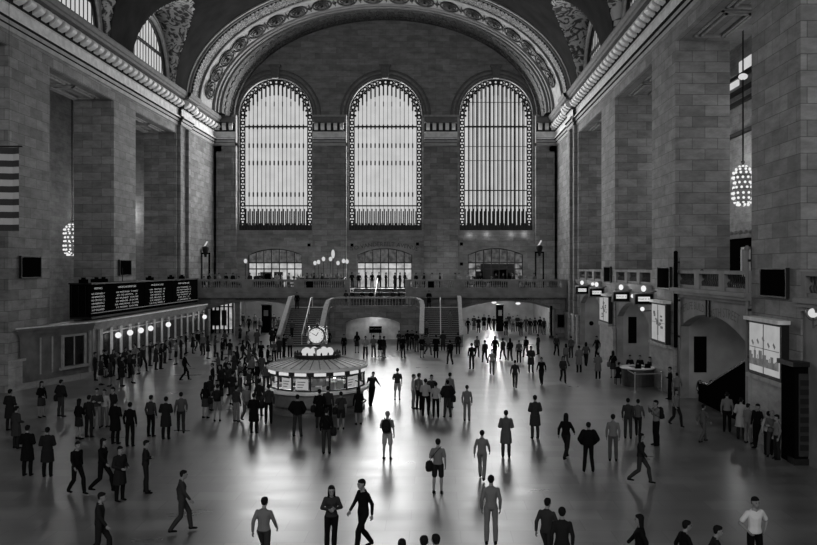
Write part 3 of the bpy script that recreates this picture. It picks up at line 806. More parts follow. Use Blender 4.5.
for i in range(nb):
    y = TY0+1.0+(TY1-TY0-1.6)*(i+.5)/nb; hw = .55
    wn_ = MB().box(TX+.0, TX+.06, y-hw, y+hw, 1.35, 2.8).build('ticket_window', 'glass_dark', t)
    f = MB()
    for a, b, z0, z1 in ((y-hw-.08, y-hw, 1.3, 2.9), (y+hw, y+hw+.08, 1.3, 2.9), (y-hw, y+hw, 2.8, 2.9)): f.box(TX, TX+.12, a, b, z0, z1)
    for k in range(1, 5): f.box(TX+.03, TX+.1, y-hw+.22*k-.015, y-hw+.22*k+.015, 1.35, 2.8)
    f.build('grille', 'bronze', wn_)
    MB().box(TX, TX+.35, y-hw, y+hw, 1.22, 1.3).build('counter', 'brass', wn_)
pl = MB()
for i in range(nb+1): y = TY0+1.0+(TY1-TY0-1.6)*i/nb; pl.box(TX, TX+.14, y-.22, y+.22, .55, 3.1)
pl.build('pilasters', 'moulding', t)
# window in the slanting end face
a = Vector((TX, TY0, 0)); b = Vector((-17.9, 44.6, 0)); d = (b-a).normalized(); nn_ = Vector((-d.y, d.x, 0)); nn_ = nn_ if nn_.y < 0 else -nn_
def ef(s0, s1, z0, z1, o0, o1, mb):
    p = [a+d*s0+nn_*o0, a+d*s1+nn_*o0, a+d*s1+nn_*o1, a+d*s0+nn_*o1]
    mb.add([(q.x, q.y, z0) for q in p]+[(q.x, q.y, z1) for q in p], [(0,3,2,1),(4,5,6,7),(0,1,5,4),(1,2,6,5),(2,3,7,6),(3,0,4,7)])
w = MB(); ef(.8, 2.5, 1.15, 2.9, 0, .04, w); w = w.build('end_window', 'glass_dark', t)
f = MB(); ef(.65, .8, 1.0, 3.0, 0, .12, f); ef(2.5, 2.65, 1.0, 3.0, 0, .12, f); ef(.8, 2.5, 2.88, 3.0, 0, .12, f); ef(.5, 2.8, .95, 1.1, 0, .2, f); ef(1.6, 1.66, 1.15, 2.9, 0, .08, f)
f.build('window_frame', 'moulding', w)
f = MB(); ef(3.3, 3.38, .9, 3.0, 0, .05, f); ef(4.2, 4.28, .9, 3.0, 0, .05, f); ef(.2, .35, .5, 3.1, 0, .1, f); f.build('panel_trim', 'moulding', t)
lab = ['first', 'second', 'third', 'fourth', 'fifth', 'sixth']
for i, y in enumerate(LY):
    o = thing('globe_lamp', 'glowing white globe lamp on the ticket office front, %s along from the striped flag' % lab[i], 'lamp', (TX+.3, y, 2.55), 'ticket office globe lamps')
    MB().ball((TX+.42, y, 2.55), .2, 16, 10).build('globe', 'lamp', o, True)
    MB().tube([(TX+.1, y, 2.95), (TX+.42, y, 2.95), (TX+.42, y, 2.74)], .025, 6).build('bracket', 'bronze', o)
    light('POINT', (TX+.75, y, 2.5), 14, .2)
# ---- departure boards
t = thing('departure_board', 'long black departure board of four lit panels on top of the ticket office', 'departure board', (-17, 62, 3.65))
BX = -16.75; BY0, BY1 = 51.0, 74.0; zt0, zt1 = 3.86, 5.95
MB().box(-18.1, BX, BY0, BY1, zt0, zt1).build('housing', 'black', t)
c = MB(); c.box(-18.15, BX+.08, BY0-.05, BY1, zt1, zt1+.1); c.box(-18.1, BX+.07, BY0, BY1, zt0-.12, zt0); c.build('casing_edge', 'dark', t)
c = MB(); c.box(BX+.02, BX+.06, BY0, BY1, 4.07, 4.12); c.build('lower_moulding', 'moulding', t)
for q in range(3): MB().box(-18.1+.12+.45*q, -18.1+.14+.45*q, BY0-.04, BY0, zt0+.1, zt1-.1).build('end_rib', 'dark', t)
PAN = [(88, 108), (110, 143), (145, 169), (173, 194)]
HEAD = ['ARRIVALS', 'HARLEM LINE DEPARTURES', 'HUDSON LINE', 'NEW HAVEN LINE']
ROWS = [['4:41 STAMFORD 17', '4:45 BREWSTER 29', '4:52 CROTON 112', '4:58 HARRISON 21', '5:03 NO WHITE PL 24', '5:07 DELAYED'],
        ['4:48  WHITE PLAINS   27 EXPRESS', '4:51  NO WHITE PL    24', '4:55  SOUTHEAST   30 ON TIME', '5:01  BREWSTER   32 ON TIME', '5:06  CRESTWOOD   19 LOCAL', '5:12  WASSAIC   25 ON TIME'],
        ['4:44  CROTON   38', '4:50  YONKERS   40', '4:59  PEEKSKILL   36', '5:05  BEACON   34', '5:10  OSSINING   37', '5:18  COLD SPRING  39'],
        ['4:46  STAMFORD  14', '4:53  NEW HAVEN  18', '5:00  GREENWICH  16', '5:04  DANBURY  20', '5:09  RYE  13', '5:15  BRIDGEPORT  23']]
for i, (xa, xb) in enumerate(PAN):
    Dd = BX+.05-CX
    ya = F*(-Dd)/(VX-xa); yb = F*(-Dd)/(VX-xb); ym = (ya+yb)/2; wd = yb-ya
    sc = MB().box(BX, BX+.03, ya, yb, 4.15, 5.85).build('screen', 'black', t)
    tx = MB()
    def rowfn(z0, k): return lambda u, v: (BX+.05, ym+u*k, z0+v*.62)
    text_geo(tx, HEAD[i], .3, rowfn(5.62, wd/(len(HEAD[i])*.26+1)))
    for r, row in enumerate(ROWS[i]): text_geo(tx, row, .25, rowfn(5.28-.21*r, wd/(len(row)*.165+.5)))
    tx.build('lettering', 'text_lit', sc)
# things on top of the boards
for i, (x, w_) in enumerate(((85, .5), (98, .9), (105, .5), (151, .7), (172, .6), (183, .4))):
    y = F*22.2/(VX-x); o = MB(); o.box(-17.3, -16.9, y-w_/2, y+w_/2, 6.05, 6.28); o.box(-17.2, -17.0, y-.1, y+.1, 6.28, 6.4)
    tag(o.build('equipment_box', 'black'), 'small black equipment box on top of the departure board, %s from the striped flag' % lab[i], 'equipment box', 'equipment boxes on the departure board')
MB_ = MB().tube([(-17, F*22.2/(VX-122.5), 6.05), (-17, F*22.2/(VX-122.5), 7.0)], .03, 6)
tag(MB_.build('antenna_rod', 'dark'), 'thin dark rod standing on the departure board under the second dark pier panel', 'rod')
# ---- dark square panels on the piers
def pier_panel(sx, ya, yb, z0, z1, label):
    t = thing('wall_panel', label, 'wall panel', (sx*18, (ya+yb)/2, z0)); x0, x1 = sorted((sx*17.9, sx*18))
    MB().box(x0, x1, ya, yb, z0, z1).build('panel', 'black', t)
    f = MB(); x0, x1 = sorted((sx*17.86, sx*18)); e = .06
    for q in ((ya-e, ya, z0-e, z1+e), (yb, yb+e, z0-e, z1+e), (ya, yb, z1, z1+e), (ya, yb, z0-e, z0)): f.box(x0, x1, *q)
    f.build('frame', 'dark', t)
def yl(x): return F*23.2/(VX-x)
def yr(x): return F*12.8/(x-VX)
def zy(y, Y): return EYE-(y-VY)*Y/F
pier_panel(-1, yl(19.7), yl(38.8), 6.48, 7.62, 'square black louvred panel on the stone pier directly under the striped flag')
pier_panel(-1, yl(118.5), yl(129.5), 6.5, 7.55, 'square black panel on the left pier above the departure board')
pier_panel(1, yr(671.5), yr(659.5), 5.9, 7.0, 'upright black panel on the pier above the lit poster near the round desk')
pier_panel(1, yr(611.8), yr(605.5), 6.0, 7.05, 'small upright black panel on the far pier between two pairs of gate signs')
pier_panel(1, yr(789), yr(763.5), 5.95, 6.95, 'large square black panel on the near pier above the skyline poster')
# ---- lit posters on the right piers
def poster(ya, yb, z0, z1, label, sky):
    t = thing('poster_case', label, 'poster', (18, (ya+yb)/2, z0))
    MB().box(17.72, 18, ya-.14, yb+.14, z0-.14, z1+.1).build('case', 'dark', t)
    p = MB().box(17.7, 17.72, ya, yb, z0, z1).build('poster', 'panel_lit', t)
    g = MB(); random.seed(int(ya*10)); w = yb-ya
    if sky:
        y = ya+.05
        while y < yb-.15:
            bw = .08+.2*random.random(); bh = (z1-z0)*(.12+.3*random.random()**1.5); g.box(17.68, 17.70, y, min(yb-.05, y+bw), z0+.25, z0+.25+bh)
            if random.random() < .3: g.box(17.68, 17.70, y+bw/2-.01, y+bw/2+.01, z0+.25+bh, z0+.4+bh)
            y += bw+.03
        for q in range(5): yy = ya+w*(.15+.18*q); zz = z0+(z1-z0)*(.58+.12*random.random()); g.add([(17.69, yy-.12, zz), (17.69, yy+.14, zz+.06), (17.69, yy+.05, zz+.14), (17.69, yy-.02, zz-.1)], [(0,1,2),(0,3,1)])
    else:
        for q in range(12): yy = ya+w*(.12+.62*random.random()); zz = z0+(z1-z0)*(.12+.7*random.random()); g.box(17.68, 17.70, yy, yy+w*(.06+.12*random.random()), zz, zz+.06+.12*random.random())
        g.box(17.68, 17.70, ya+w*.47, ya+w*.53, z0+.3, z1-.3)
    g.build('picture', 'picture_grey', p)
    g = MB(); g.box(17.67, 17.7, (ya+yb)/2-.012, (ya+yb)/2+.012, z0, z1); g.box(17.67, 17.7, ya, yb, (z0+z1)/2, (z0+z1)/2+.02); g.build('glazing_bar', 'grey', p)
    MB().box(17.55, 18, ya-.25, yb+.25, z1+.1, z1+.24).build('hood', 'pale', t)
    MB().box(17.66, 18, ya-.25, yb+.25, z0-.3, z0-.14).build('sill', 'moulding', t)
poster(yr(787.5), yr(757), 2.98, 4.85, 'large backlit skyline poster on the near pier beside the dark kiosk', True)
poster(yr(670), yr(657), 2.95, 4.95, 'backlit poster in a dark case on the pier behind the round desk', False)
poster(yr(612), yr(603.5), 3.1, 4.85, 'small far backlit poster between the two shallow arched niches', False)
# ---- hanging gate signs and their globes
SG = [(582, 290, 'leftmost of the four, beside the end pilaster'), (596.5, 292.5, 'above the first niche, next to the far poster'), (621, 296.5, 'above the arched niche left side'), (643.5, 299, 'nearest the poster behind the round desk')]
for i, (x, y, l) in enumerate(SG):
    Dx = 12.8-.75; Y = F*Dx/(x-VX); X = CX+Dx; z = zy(y, Y)
    o = thing('gate_sign', 'lit gate sign in a dark box, %s' % l, 'sign', (X, Y, z-.3), 'lit gate signs on the right wall')
    MB().box(X-.55, X+.55, Y-.12, Y+.12, z-.33, z+.33).build('box', 'black', o)
    f = MB()
    for q in ((X-.58, X+.58, z+.29, z+.36), (X-.58, X+.58, z-.36, z-.29), (X-.58, X-.52, z-.3, z+.3), (X+.52, X+.58, z-.3, z+.3)): f.box(q[0], q[1], Y-.15, Y+.13, q[2], q[3])
    f.build('frame', 'bronze', o)
    m = MB(); m.box(X-.34, X+.34, Y-.14, Y-.12, z-.13, z+.13); pl_ = m.build('lit_plate', 'lamp_soft', o)
    m = MB(); text_geo(m, 'TRACK %d' % (35-i), .17, (lambda X, z, Y: (lambda u, v: (X+u, Y-.145, z-.06+v)))(X, z, Y)); m.build('lettering', 'grey', pl_)
    MB().tube([(X+.3, Y, z+.3), (18.0, Y, z+.45)], .04, 6).build('bracket', 'bronze', o)
    g = thing('globe_lamp', 'round white globe lamp above the lit gate sign, %s' % l.split(',')[0].replace('leftmost of the four', 'beside the end pilaster'), 'lamp', (X, Y, z+.4), 'globe lamps above the gate signs')
    MB().ball((X, Y, z+.6), .15, 14, 8, 1.2).build('globe', 'lamp', g, True); MB().lathe([(.03, .3), (.12, .34), (.06, .42)], (X, Y, z), 10).build('holder', 'bronze', g)
    light('POINT', (X-.5, Y-.4, z+.6), 26, .2)
# small wall lamp inside the second niche, and a bare one between the signs
for x, y, l in ((641.5, 309, 'small bright wall lamp just under the arch of the niche by the desk'), (632, 296, 'small bright lamp on the wall between two gate signs'), (592, 284, 'tiny bright lamp under the gallery ledge near the end pilaster')):
    Y = F*12.3/(x-VX); o = thing('wall_lamp', l, 'lamp', (17.6, Y, zy(y, Y)))
    MB().ball((17.55, Y, zy(y, Y)), .13, 12, 8).build('bulb', 'lamp', o, True); MB().tube([(18.08, Y, zy(y, Y)-.1), (17.55, Y, zy(y, Y)-.12)], .03, 6).build('bracket', 'bronze', o)
# ---- poles at the pier corners
for x, v, l in ((678, 'black', 'tall black pole fixed at the pier corner left of the big arch'), (750, 'grey', 'tall pale grey pole at the pier corner right of the big arch')):
    Y = yr(x); X = 17.88
    o = thing('wall_pole', l, 'pole', (X, Y, 2.8)); MB().tube([(X, Y, 2.82), (X, Y, 7.75)], .11 if v == 'black' else .07, 10).build('shaft', v, o)
    c = MB(); c.ball((X, Y, 7.8), .12, 8, 6)
    c.build('finial', v, o)
    c = MB()
    for z in (3.4, 5.3, 7.3): c.box(X, 18.08, Y-.08, Y+.08, z-.05, z+.05)
    c.build('clamps', 'dark', o)
# ---- chandeliers
def chandelier(X, Y, z, label, long_chain):
    o = thing('chandelier', label, 'chandelier', (X, Y, z))
    g = MB(); random.seed(3)
    prof = [(.22, 1.18), (.42, 1.02), (.56, .8), (.6, .5), (.52, .2), (.56, -.1), (.62, -.45), (.6, -.75), (.5, -1.0), (.34, -1.15)]
    for r, zz in prof:
        n = max(6, int(2*PI*r/.3))
        for k in range(n): a = 2*PI*k/n+(zz*3 % 1)*.3; g.ball((X+r*math.cos(a), Y+r*math.sin(a), z+zz), .085, 8, 5)
    g.build('bulbs', 'lamp', o)
    b = MB(); b.lathe([(.02, 1.3), (.16, 1.15), (.46, .75), (.48, .4), (.4, .1), (.46, -.3), (.5, -.7), (.3, -1.0), (.05, -1.2)], (X, Y, z), 16); b.build('bowl', 'bowl_glass', o)
    b = MB()
    for zz, r in ((.62, .6), (-.2, .57), (-.95, .55), (1.1, .3)): b.ring((X, Y, z+zz), r, .04, 'z', 20, 5)
    b.ball((X, Y, z+1.45), .12, 8, 6); b.build('bands', 'brass', o)
    c = MB(); c.tube([(X, Y, z+1.3), (X, Y, 23.0)], .05, 6)
    zz = z+1.7
    while zz < 23: c.ring((X, Y, zz), .06, .02, 'x', 8, 4); zz += .3
    c.build('chain', 'dark', o)
    if long_chain: MB().ball((X, Y, z+6.7), .28, 12, 8, .7).build('chain_lamp', 'lamp_soft', o, True)
    light('POINT', (X, Y, z-1.6), 60, .5)
Y = 49.0; chandelier(PX(743, Y), Y, zy(186, Y), 'glowing chandelier hanging on a long chain between the right piers', True)
Y = 62.0; chandelier(PX(72, Y), Y, zy(240, Y), 'glowing chandelier half hidden behind the left pier above the ticket office', False)
# lamp at the right edge
Y = 27.0; X = 17.5; z = zy(313, Y)
o = thing('wall_sconce', 'wall sconce with a pale globe at the right edge above the dark kiosk', 'lamp', (X, Y, z)); MB().ball((PX(813, Y), Y, z), .16, 12, 8).build('globe', 'lamp_soft', o, True)
MB().tube([(18.1, Y, z-.4), (PX(813, Y), Y, z-.5), (PX(813, Y), Y, z-.15)], .03, 6).build('arm', 'bronze', o); MB().ring((PX(813, Y), Y, z), .24, .025, 'y', 14, 5).build('ring', 'bronze', o)
# ---- dark kiosk
KY = 27.6; KX = 17.62
t = thing('kiosk', 'tall dark panelled kiosk standing against the near pier at the right edge', 'kiosk', (18, KY, FZ))
b = MB(); b.box(KX, 19.6, KY, 28.05, FZ, 3.6); b.box(KX, 17.76, 28.05, 28.7, FZ, 3.6); b.build('body', 'black', t)
c = MB(); c.box(KX-.12, 19.7, KY-.12, 28.07, 3.6, 3.76); c.box(KX-.12, 17.76, 28.05, 28.8, 3.6, 3.76); c.build('cornice', 'dark', t)
for a, b in ((KX+.12, KX+.5), (KX+.62, KX+1.0), (KX+1.12, KX+1.6)):
    p = MB().box(a, b, KY-.03, KY, .5, 3.35).build('panel', 'wood', t); f = MB()
    for q in range(8): f.box(a+.04, b-.04, KY-.045, KY-.03, .7+.32*q, .9+.32*q)
    f.build('slats', 'dark', p)
c = MB(); c.box(KX-.06, 19.7, KY-.06, 28.06, FZ, .42); c.build('plinth', 'dark', t)
# ---- escalator inside the big right niche
t = thing('escalator', 'black escalator with rounded newel ends inside the big right arch', 'escalator', (19.8, 39, FZ))
for X in (18.75, 19.35, 20.3, 20.9):
    w = MB(); w.prism([(40.9, FZ), (40.9, 1.1), (39.6, 1.15), (33.4, 3.4), (33.4, FZ)], 'x', X-.08, X+.08); pnl = w.build('balustrade', 'black', t)
    h = [(X, 33.4, 3.5), (X, 39.6, 1.25), (X, 40.7, 1.2)]+[(X, 40.9+.38*math.sin(a), .85+.38*math.cos(a)) for a in [PI*k/8 for k in range(9)]]
    MB().tube(h, .06, 8).build('handrail', 'dark_gloss', pnl)
for x0, x1 in ((18.83, 19.27), (20.38, 20.82)):
    s = MB()
    for i in range(16): y = 40.2-i*.42; s.box(x0, x1, y-.42, y, FZ, FZ+.1+max(0, i-1)*.19)
    s.build('steps', 'bronze', t)
# ---- dark notice case and post on the end wall
Y = YL-.06; o = thing('notice_case', 'small dark square notice case on the end wall right of the crowded arch', 'notice case', (PX(562, Y), Y, 2))
X = PX(562, Y); z = zy(321, Y); MB().box(X-.45, X+.45, Y-.1, Y, z-.6, z+.6).build('case', 'black', o); f = MB()
for q in ((X-.53, X-.45, z-.68, z+.68), (X+.45, X+.53, z-.68, z+.68), (X-.45, X+.45, z+.6, z+.68), (X-.45, X+.45, z-.68, z-.6)): f.box(q[0], q[1], Y-.14, Y, q[2], q[3])
f.build('frame', 'bronze', o)
X = PX(550.5, Y); o = thing('wall_post', 'tall black post standing at the right side of the crowded arch', 'post', (X, 78, FZ)); MB().box(X-.1, X+.1, 77.9, 78.1, FZ, 3.3).build('shaft', 'black', o); MB().box(X-.2, X+.2, 77.8, 78.2, FZ, FZ+.2).build('foot', 'dark', o)
# sign in the centre niche
X = PX(375.5, 73.9); t = thing('hanging_sign', 'dark sign board in front of the pale niche below the central balustrade', 'sign', (X, 73.9, 1)); z = zy(329.5, 73.9)
MB().box(X-.58, X+.58, 73.85, 73.95, z-.32, z+.3).build('board', 'black', t); f = MB(); f.tube([(X-.4, 73.9, FZ), (X-.4, 73.9, z-.3)], .03, 6); f.tube([(X+.4, 73.9, FZ), (X+.4, 73.9, z-.3)], .03, 6); f.build('legs', 'dark', t)
m = MB(); text_geo(m, 'DINING CONCOURSE', .15, lambda u, v: (X+u*.9, 73.84, z+.02+v)); m.build('lettering', 'moulding', t)
# ---- passage fittings: dark kiosks and storefront
def dark_kiosk(x, ytop, Y, w, label):
    X = PX(x, Y); z = zy(ytop, Y); t = thing('kiosk', label, 'kiosk', (X, Y, FZ)); MB().box(X-w/2, X+w/2, Y, Y+.8, FZ, z).build('body', 'black', t)
    MB().box(X-w/2-.06, X+w/2+.06, Y-.05, Y+.85, z, z+.1).build('top', 'dark', t); MB().box(X-w*.25, X+w*.25, Y-.03, Y, z-1.1, z-.5).build('screen', 'grey', t)
dark_kiosk(500, 305.5, 86, .75, 'narrow dark information pillar in the middle of the crowded right arch')
dark_kiosk(266, 305.5, 84, .9, 'narrow dark information pillar under the left arch beside the staircase')
SY = 83.5
t = thing('shop_front', 'bright shop front with lit panes under the left arch past the ticket office', 'shop front', (PX(222, SY), SY, FZ))
xa, xb = PX(211, SY), PX(233, SY)
MB().box(xa, xb, SY, SY+.1, .6, 3.4).build('glazing', 'shop_lit', t)
f = MB()
for i in range(6): x = xa+(xb-xa)*i/5; f.box(x-.08, x+.08, SY-.08, SY, FZ, 3.7)
for z in (3.4, 2.9, .5): f.box(xa, xb, SY-.08, SY, z, z+.12)
f.box(xa, xb, SY-.1, SY, 3.5, 3.9); f.build('frame', 'dark', t)
m = MB()
for x, w_ in ((215, .9), (224, .5)): X = PX(x, SY-.1); m.box(X-w_/2, X+w_/2, SY-.12, SY-.02, 1.0, 2.6)
m.build('poster', 'dark', t)
tag(MB().box(PX(235, 80), PX(240, 80), 80, 80.5, FZ, 3.6).build('stone_post', 'stone'), 'square stone post between the shop front and the left arch interior', 'post')
# ceiling lights in the right passage
for x, y, Y, l in ((494, 302.5, 88, 'bright ceiling light near the crown of the crowded right arch'), (518, 303.5, 88, 'smaller ceiling light right of the crown of the crowded arch')):
    X = PX(x, Y); z = zy(y, Y); o = thing('ceiling_light', l, 'ceiling light', (X, Y, z)); MB().ball((X, Y, z), .28, 10, 6, .5).build('diffuser', 'lamp', o, True); MB().tube([(X, Y, z+.1), (X, Y, 4.35)], .1, 8).build('mount', 'grey', o)
# ---- INFORMATION BOOTH
BXc, BYc = PX(317.5, 38.7), 38.7
t = thing('information_booth', 'round glazed information booth with lit windows under the brass clock', 'booth', (BXc, BYc, FZ)); C0 = (BXc, BYc, 0)
MB().lathe([(2.25, FZ), (2.3, FZ), (2.3, .35), (2.22, .4), (2.22, 1.2), (1.9, 1.25)], C0, 48).build('drum', 'booth_stone', t)
MB().lathe([(2.2, 1.2), (2.48, 1.2), (2.5, 1.28), (2.48, 1.34), (1.8, 1.34)], C0, 48).build('counter', 'pale', t)
MB().lathe([(2.3, .52), (2.36, .56), (2.3, .6)], C0, 48).build('foot_rail', 'brass', t)
nb = 16
for i in range(nb):
    a = 2*PI*(i+.5)/nb; c_, s_ = math.cos(a), math.sin(a); tx_, ty_ = -s_, c_; R = 2.2
    def P3(r, tt, z): return (BXc+c_*r+tx_*tt, BYc+s_*r+ty_*tt, z)
    hw = R*math.tan(PI/nb)
    p = MB()
    for sg in (-1,): p.bar(P3(R, hw, 1.34), P3(R, hw, 2.32), .08, .1)
    p.build('post', 'dark', t)
    kind = ('scr' if i in (11, 10, 14) else 'open')
    g = MB(); g.add([P3(R-.02, -hw*.94, 1.36), P3(R-.02, hw*.94, 1.36), P3(R-.02, hw*.94, 1.95), P3(R-.02, -hw*.94, 1.95)], [(0,1,2,3)])
    pane = g.build('window_pane', 'clear_glass', t)
    f = MB(); f.bar(P3(R, -hw, 1.98), P3(R, hw, 1.98), .07, .05); f.bar(P3(R, -hw, 1.37), P3(R, hw, 1.37), .07, .05); f.build('pane_frame', 'dark', pane)
    v = [P3(R+.13, -hw*.62, 2.06), P3(R+.13, hw*.62, 2.06), P3(R+.13, hw*.62, 2.2), P3(R+.13, -hw*.62, 2.2), P3(R+.05, -hw*.62, 2.06), P3(R+.05, hw*.62, 2.06), P3(R+.05, hw*.62, 2.2), P3(R+.05, -hw*.62, 2.2)]
    MB().add(v, [(0,1,2,3),(4,7,6,5),(0,4,5,1),(3,2,6,7),(0,3,7,4),(1,5,6,2)]).build('fascia_light', 'lamp_soft', t)
    if kind == 'scr':
        g = MB(); g.add([P3(R-.1, -hw*.7, 1.42), P3(R-.1, hw*.7, 1.42), P3(R-.1, hw*.7, 1.9), P3(R-.1, -hw*.7, 1.9)], [(0,1,2,3)]); sc = g.build('display_screen', 'panel_lit', t)
        g = MB()
        for q in range(3): g.add([P3(R-.09, -hw*.5, 1.5+.12*q), P3(R-.09, hw*(.1+.15*q), 1.5+.12*q), P3(R-.09, hw*(.1+.15*q), 1.55+.12*q), P3(R-.09, -hw*.5, 1.55+.12*q)], [(0,1,2,3)])
        g.build('screen_lines', 'picture_grey', sc)
MB().lathe([(2.0, 2.02), (2.25, 2.02), (2.28, 2.06), (2.28, 2.22), (2.35, 2.26)], C0, 48).build('fascia', 'dark', t)
rf = MB().lathe([(2.3, 2.24), (2.42, 2.24), (2.42, 2.34), (2.3, 2.4), (1.2, 2.66), (1.05, 2.68), (.02, 2.7)], C0, 48).build('roof', 'roof_metal', t)
r = MB()
for i in range(32): a = 2*PI*i/32; r.bar((BXc+1.1*math.cos(a), BYc+1.1*math.sin(a), 2.69), (BXc+2.36*math.cos(a), BYc+2.36*math.sin(a), 2.39), .035, .03)
r.build('roof_seams', 'grey', rf)
MB().lathe([(1.08, 2.66), (1.12, 2.66), (1.12, 2.84), (1.16, 2.86), (1.1, 2.88), (1.05, 2.84), (1.05, 2.66)], C0, 40).build('roof_gallery', 'dark', t)
r = MB()
for i in range(20): a = 2*PI*i/20; r.lathe([(.03, 2.86), (.05, 2.92), (.02, 3.0)], (BXc+1.08*math.cos(a), BYc+1.08*math.sin(a), 0), 6)
r.build('gallery_finials', 'dark', t)
cr = MB().lathe([(.4, 1.3), (.42, 1.34), (.42, 2.1), (.4, 2.2)], C0, 16).build('core_column', 'wood', t)
sv = MB()
random.seed(5)
for i in range(18):
    a = 2*PI*i/18; r_ = 1.5+.3*random.random(); sv.box(BXc+r_*math.cos(a)-.14, BXc+r_*math.cos(a)+.14, BYc+r_*math.sin(a)-.1, BYc+r_*math.sin(a)+.1, 1.34, 1.45+.3*random.random())
sv.build('counter_equipment', 'grey', t)
light('POINT', (BXc-.9, BYc-.9, 1.9), 50, .1, name='booth_lamp'); light('POINT', (BXc+.9, BYc-.9, 1.9), 50, .1, name='booth_lamp'); light('POINT', (BXc, BYc+1, 1.9), 50, .1, name='booth_lamp')
# clock
CZ = zy(335, BYc)
t = thing('clock', 'four-faced brass ball clock on top of the round information booth', 'clock', (BXc, BYc, 2.7))
MB().lathe([(.3, 2.7), (.34, 2.74), (.24, 2.84), (.16, 2.95), (.14, 3.05), (.2, 3.12)], C0, 20).build('pedestal', 'brass', t)
bdy = MB().ball((BXc, BYc, CZ), .42, 24, 14).build('case', 'brass', t, True)
for dx, dy, ax in ((0, -1, 'y'), (0, 1, 'y'), (1, 0, 'x'), (-1, 0, 'x')):
    c = (BXc+dx*.4, BYc+dy*.4, CZ); f = MB().disc(c, .36, ax, 28, .05).build('clock_face', 'lamp_face', t)
    MB().ring((BXc+dx*.43, BYc+dy*.43, CZ), .39, .045, ax, 28, 6).build('bezel', 'brass', f)
    e = Vector((dx, dy, 0)); s_ = Vector((-dy, dx, 0)); q = Vector(c)+e*.035; h = MB()
    h.bar(q, q+s_*.1+Vector((0,0,.16)), .03, .01, up=tuple(e)); h.bar(q, q-s_*.2+Vector((0,0,.12)), .022, .01, up=tuple(e))
    for k in range(12): a = k*PI/6; p = q+s_*.3*math.sin(a)+Vector((0,0,.3*math.cos(a))); h.bar(p-s_*.012, p+s_*.012, .04, .01, up=tuple(e))
    h.build('hands', 'black', f)
MB().lathe([(.06, .4), (.1, .46), (.05, .52), (.09, .6), (.1, .68), (.05, .78), (.01, .82)], (BXc, BYc, CZ), 12).build('finial', 'brass', t)
for i in range(8):
    a = 2*PI*(i+.5)/8; c = (BXc+.6*math.cos(a), BYc+.55*math.sin(a), 2.93)
    o = thing('globe_lamp', 'frosted globe lamp in the ring around the clock base', 'lamp', c, 'frosted globes around the clock base')
    MB().ball(c, .2, 14, 8, 1.1).build('globe', 'lamp_mild', o, True); MB().lathe([(.1, 2.68), (.12, 2.72), (.06, 2.76)], (c[0], c[1], 0), 10).build('holder', 'brass', o)
# ---- round desk, right
DXc, DYc = 16.95, 46.4
t = thing('reception_desk', 'round dark desk with a white top near the right wall niche', 'desk', (DXc, DYc, FZ))
MB().lathe([(.88, FZ), (.92, FZ), (.92, 1.15), (.88, 1.2)], (DXc, DYc, 0), 32).build('body', 'wood', t)
MB().lathe([(.5, 1.2), (1.0, 1.2), (1.02, 1.25), (1.0, 1.28), (.5, 1.28)], (DXc, DYc, 0), 32).build('desk_top', 'white', t)
for dx, dy, l in ((-.2, -.85, 'small dark laptop on the white desk top, nearer its front'), (.4, -.6, 'small dark monitor on the white desk top beside the pier')):
    o = thing('laptop', l, 'laptop', (DXc+dx, DYc+dy, 1.28)); MB().box(DXc+dx-.17, DXc+dx+.17, DYc+dy-.12, DYc+dy+.12, 1.285, 1.31).build('keyboard', 'black', o); MB().box(DXc+dx-.17, DXc+dx+.17, DYc+dy-.12, DYc+dy-.1, 1.31, 1.53).build('screen', 'black', o)
ST_ = [(616.5, 379.5), (635, 391.5), (661.5, 390.5)]
prev = None
for i, (x, y) in enumerate(ST_):
    X, Y = floorpt(x, y)
    o = thing('stanchion', ['slim metal stanchion left of the round desk', 'slim metal stanchion in front of the round desk', 'slim metal stanchion right of the round desk'][i], 'stanchion', (X, Y, FZ), 'queue stanchions around the round desk')
    MB().tube([(X, Y, FZ+.03), (X, Y, 1.2)], .035, 8).build('post', 'steel', o); MB().lathe([(.18, FZ), (.18, FZ+.03), (.03, FZ+.05)], (X, Y, 0), 16).build('base', 'steel', o); MB().lathe([(.05, 1.15), (.05, 1.25), (.02, 1.27)], (X, Y, 0), 10).build('cap', 'steel', o)
    if prev: tag(MB().bar((prev[0], prev[1], 1.15), (X, Y, 1.15), .02, .06).build('belt', 'grey'), ['', 'retractable belt stretched from the left stanchion to the desk front', 'retractable belt stretched across the front of the round desk'][i], 'belt')
    prev = (X, Y)
# ---- balcony furnishings
def torch(x, ytop, label):
    Y = 79.5; X = PX(x, Y); z = zy(ytop, Y); t = thing('floor_torch', label, 'lamp', (X, Y, 4.9))
    b = MB(); b.box(X-.45, X+.45, Y-.4, Y+.4, 4.9, 5.1)
    for s in (-.38, .38): b.box(X+s-.06, X+s+.06, Y-.1, Y+.1, 5.1, z-1.2)
    b.box(X-.45, X+.45, Y-.12, Y+.12, z-1.3, z-1.15); b.build('stand', 'black', t)
    b = MB(); b.lathe([(.1, -1.6), (.2, -1.2), (.34, -.8), (.3, -.6), (.12, -.5)], (X, Y, z), 10); b.build('basket', 'dark', t)
    MB().bar((X-.2, Y, z-.7), (X+.18, Y, z-.05), .12, .12).build('light_bar', 'lamp_mild', t)
torch(205.5, 241, 'tall dark torch stand with a bright bar on the balcony by the left corner'); torch(539.5, 240, 'tall dark torch stand with a bright bar on the balcony by the right corner')
GL = [(245.5, 261), (315, 263), (318.5, 262), (323.5, 259), (333, 254), (330.5, 259), (343.5, 261), (347, 261.5), (338, 263)]
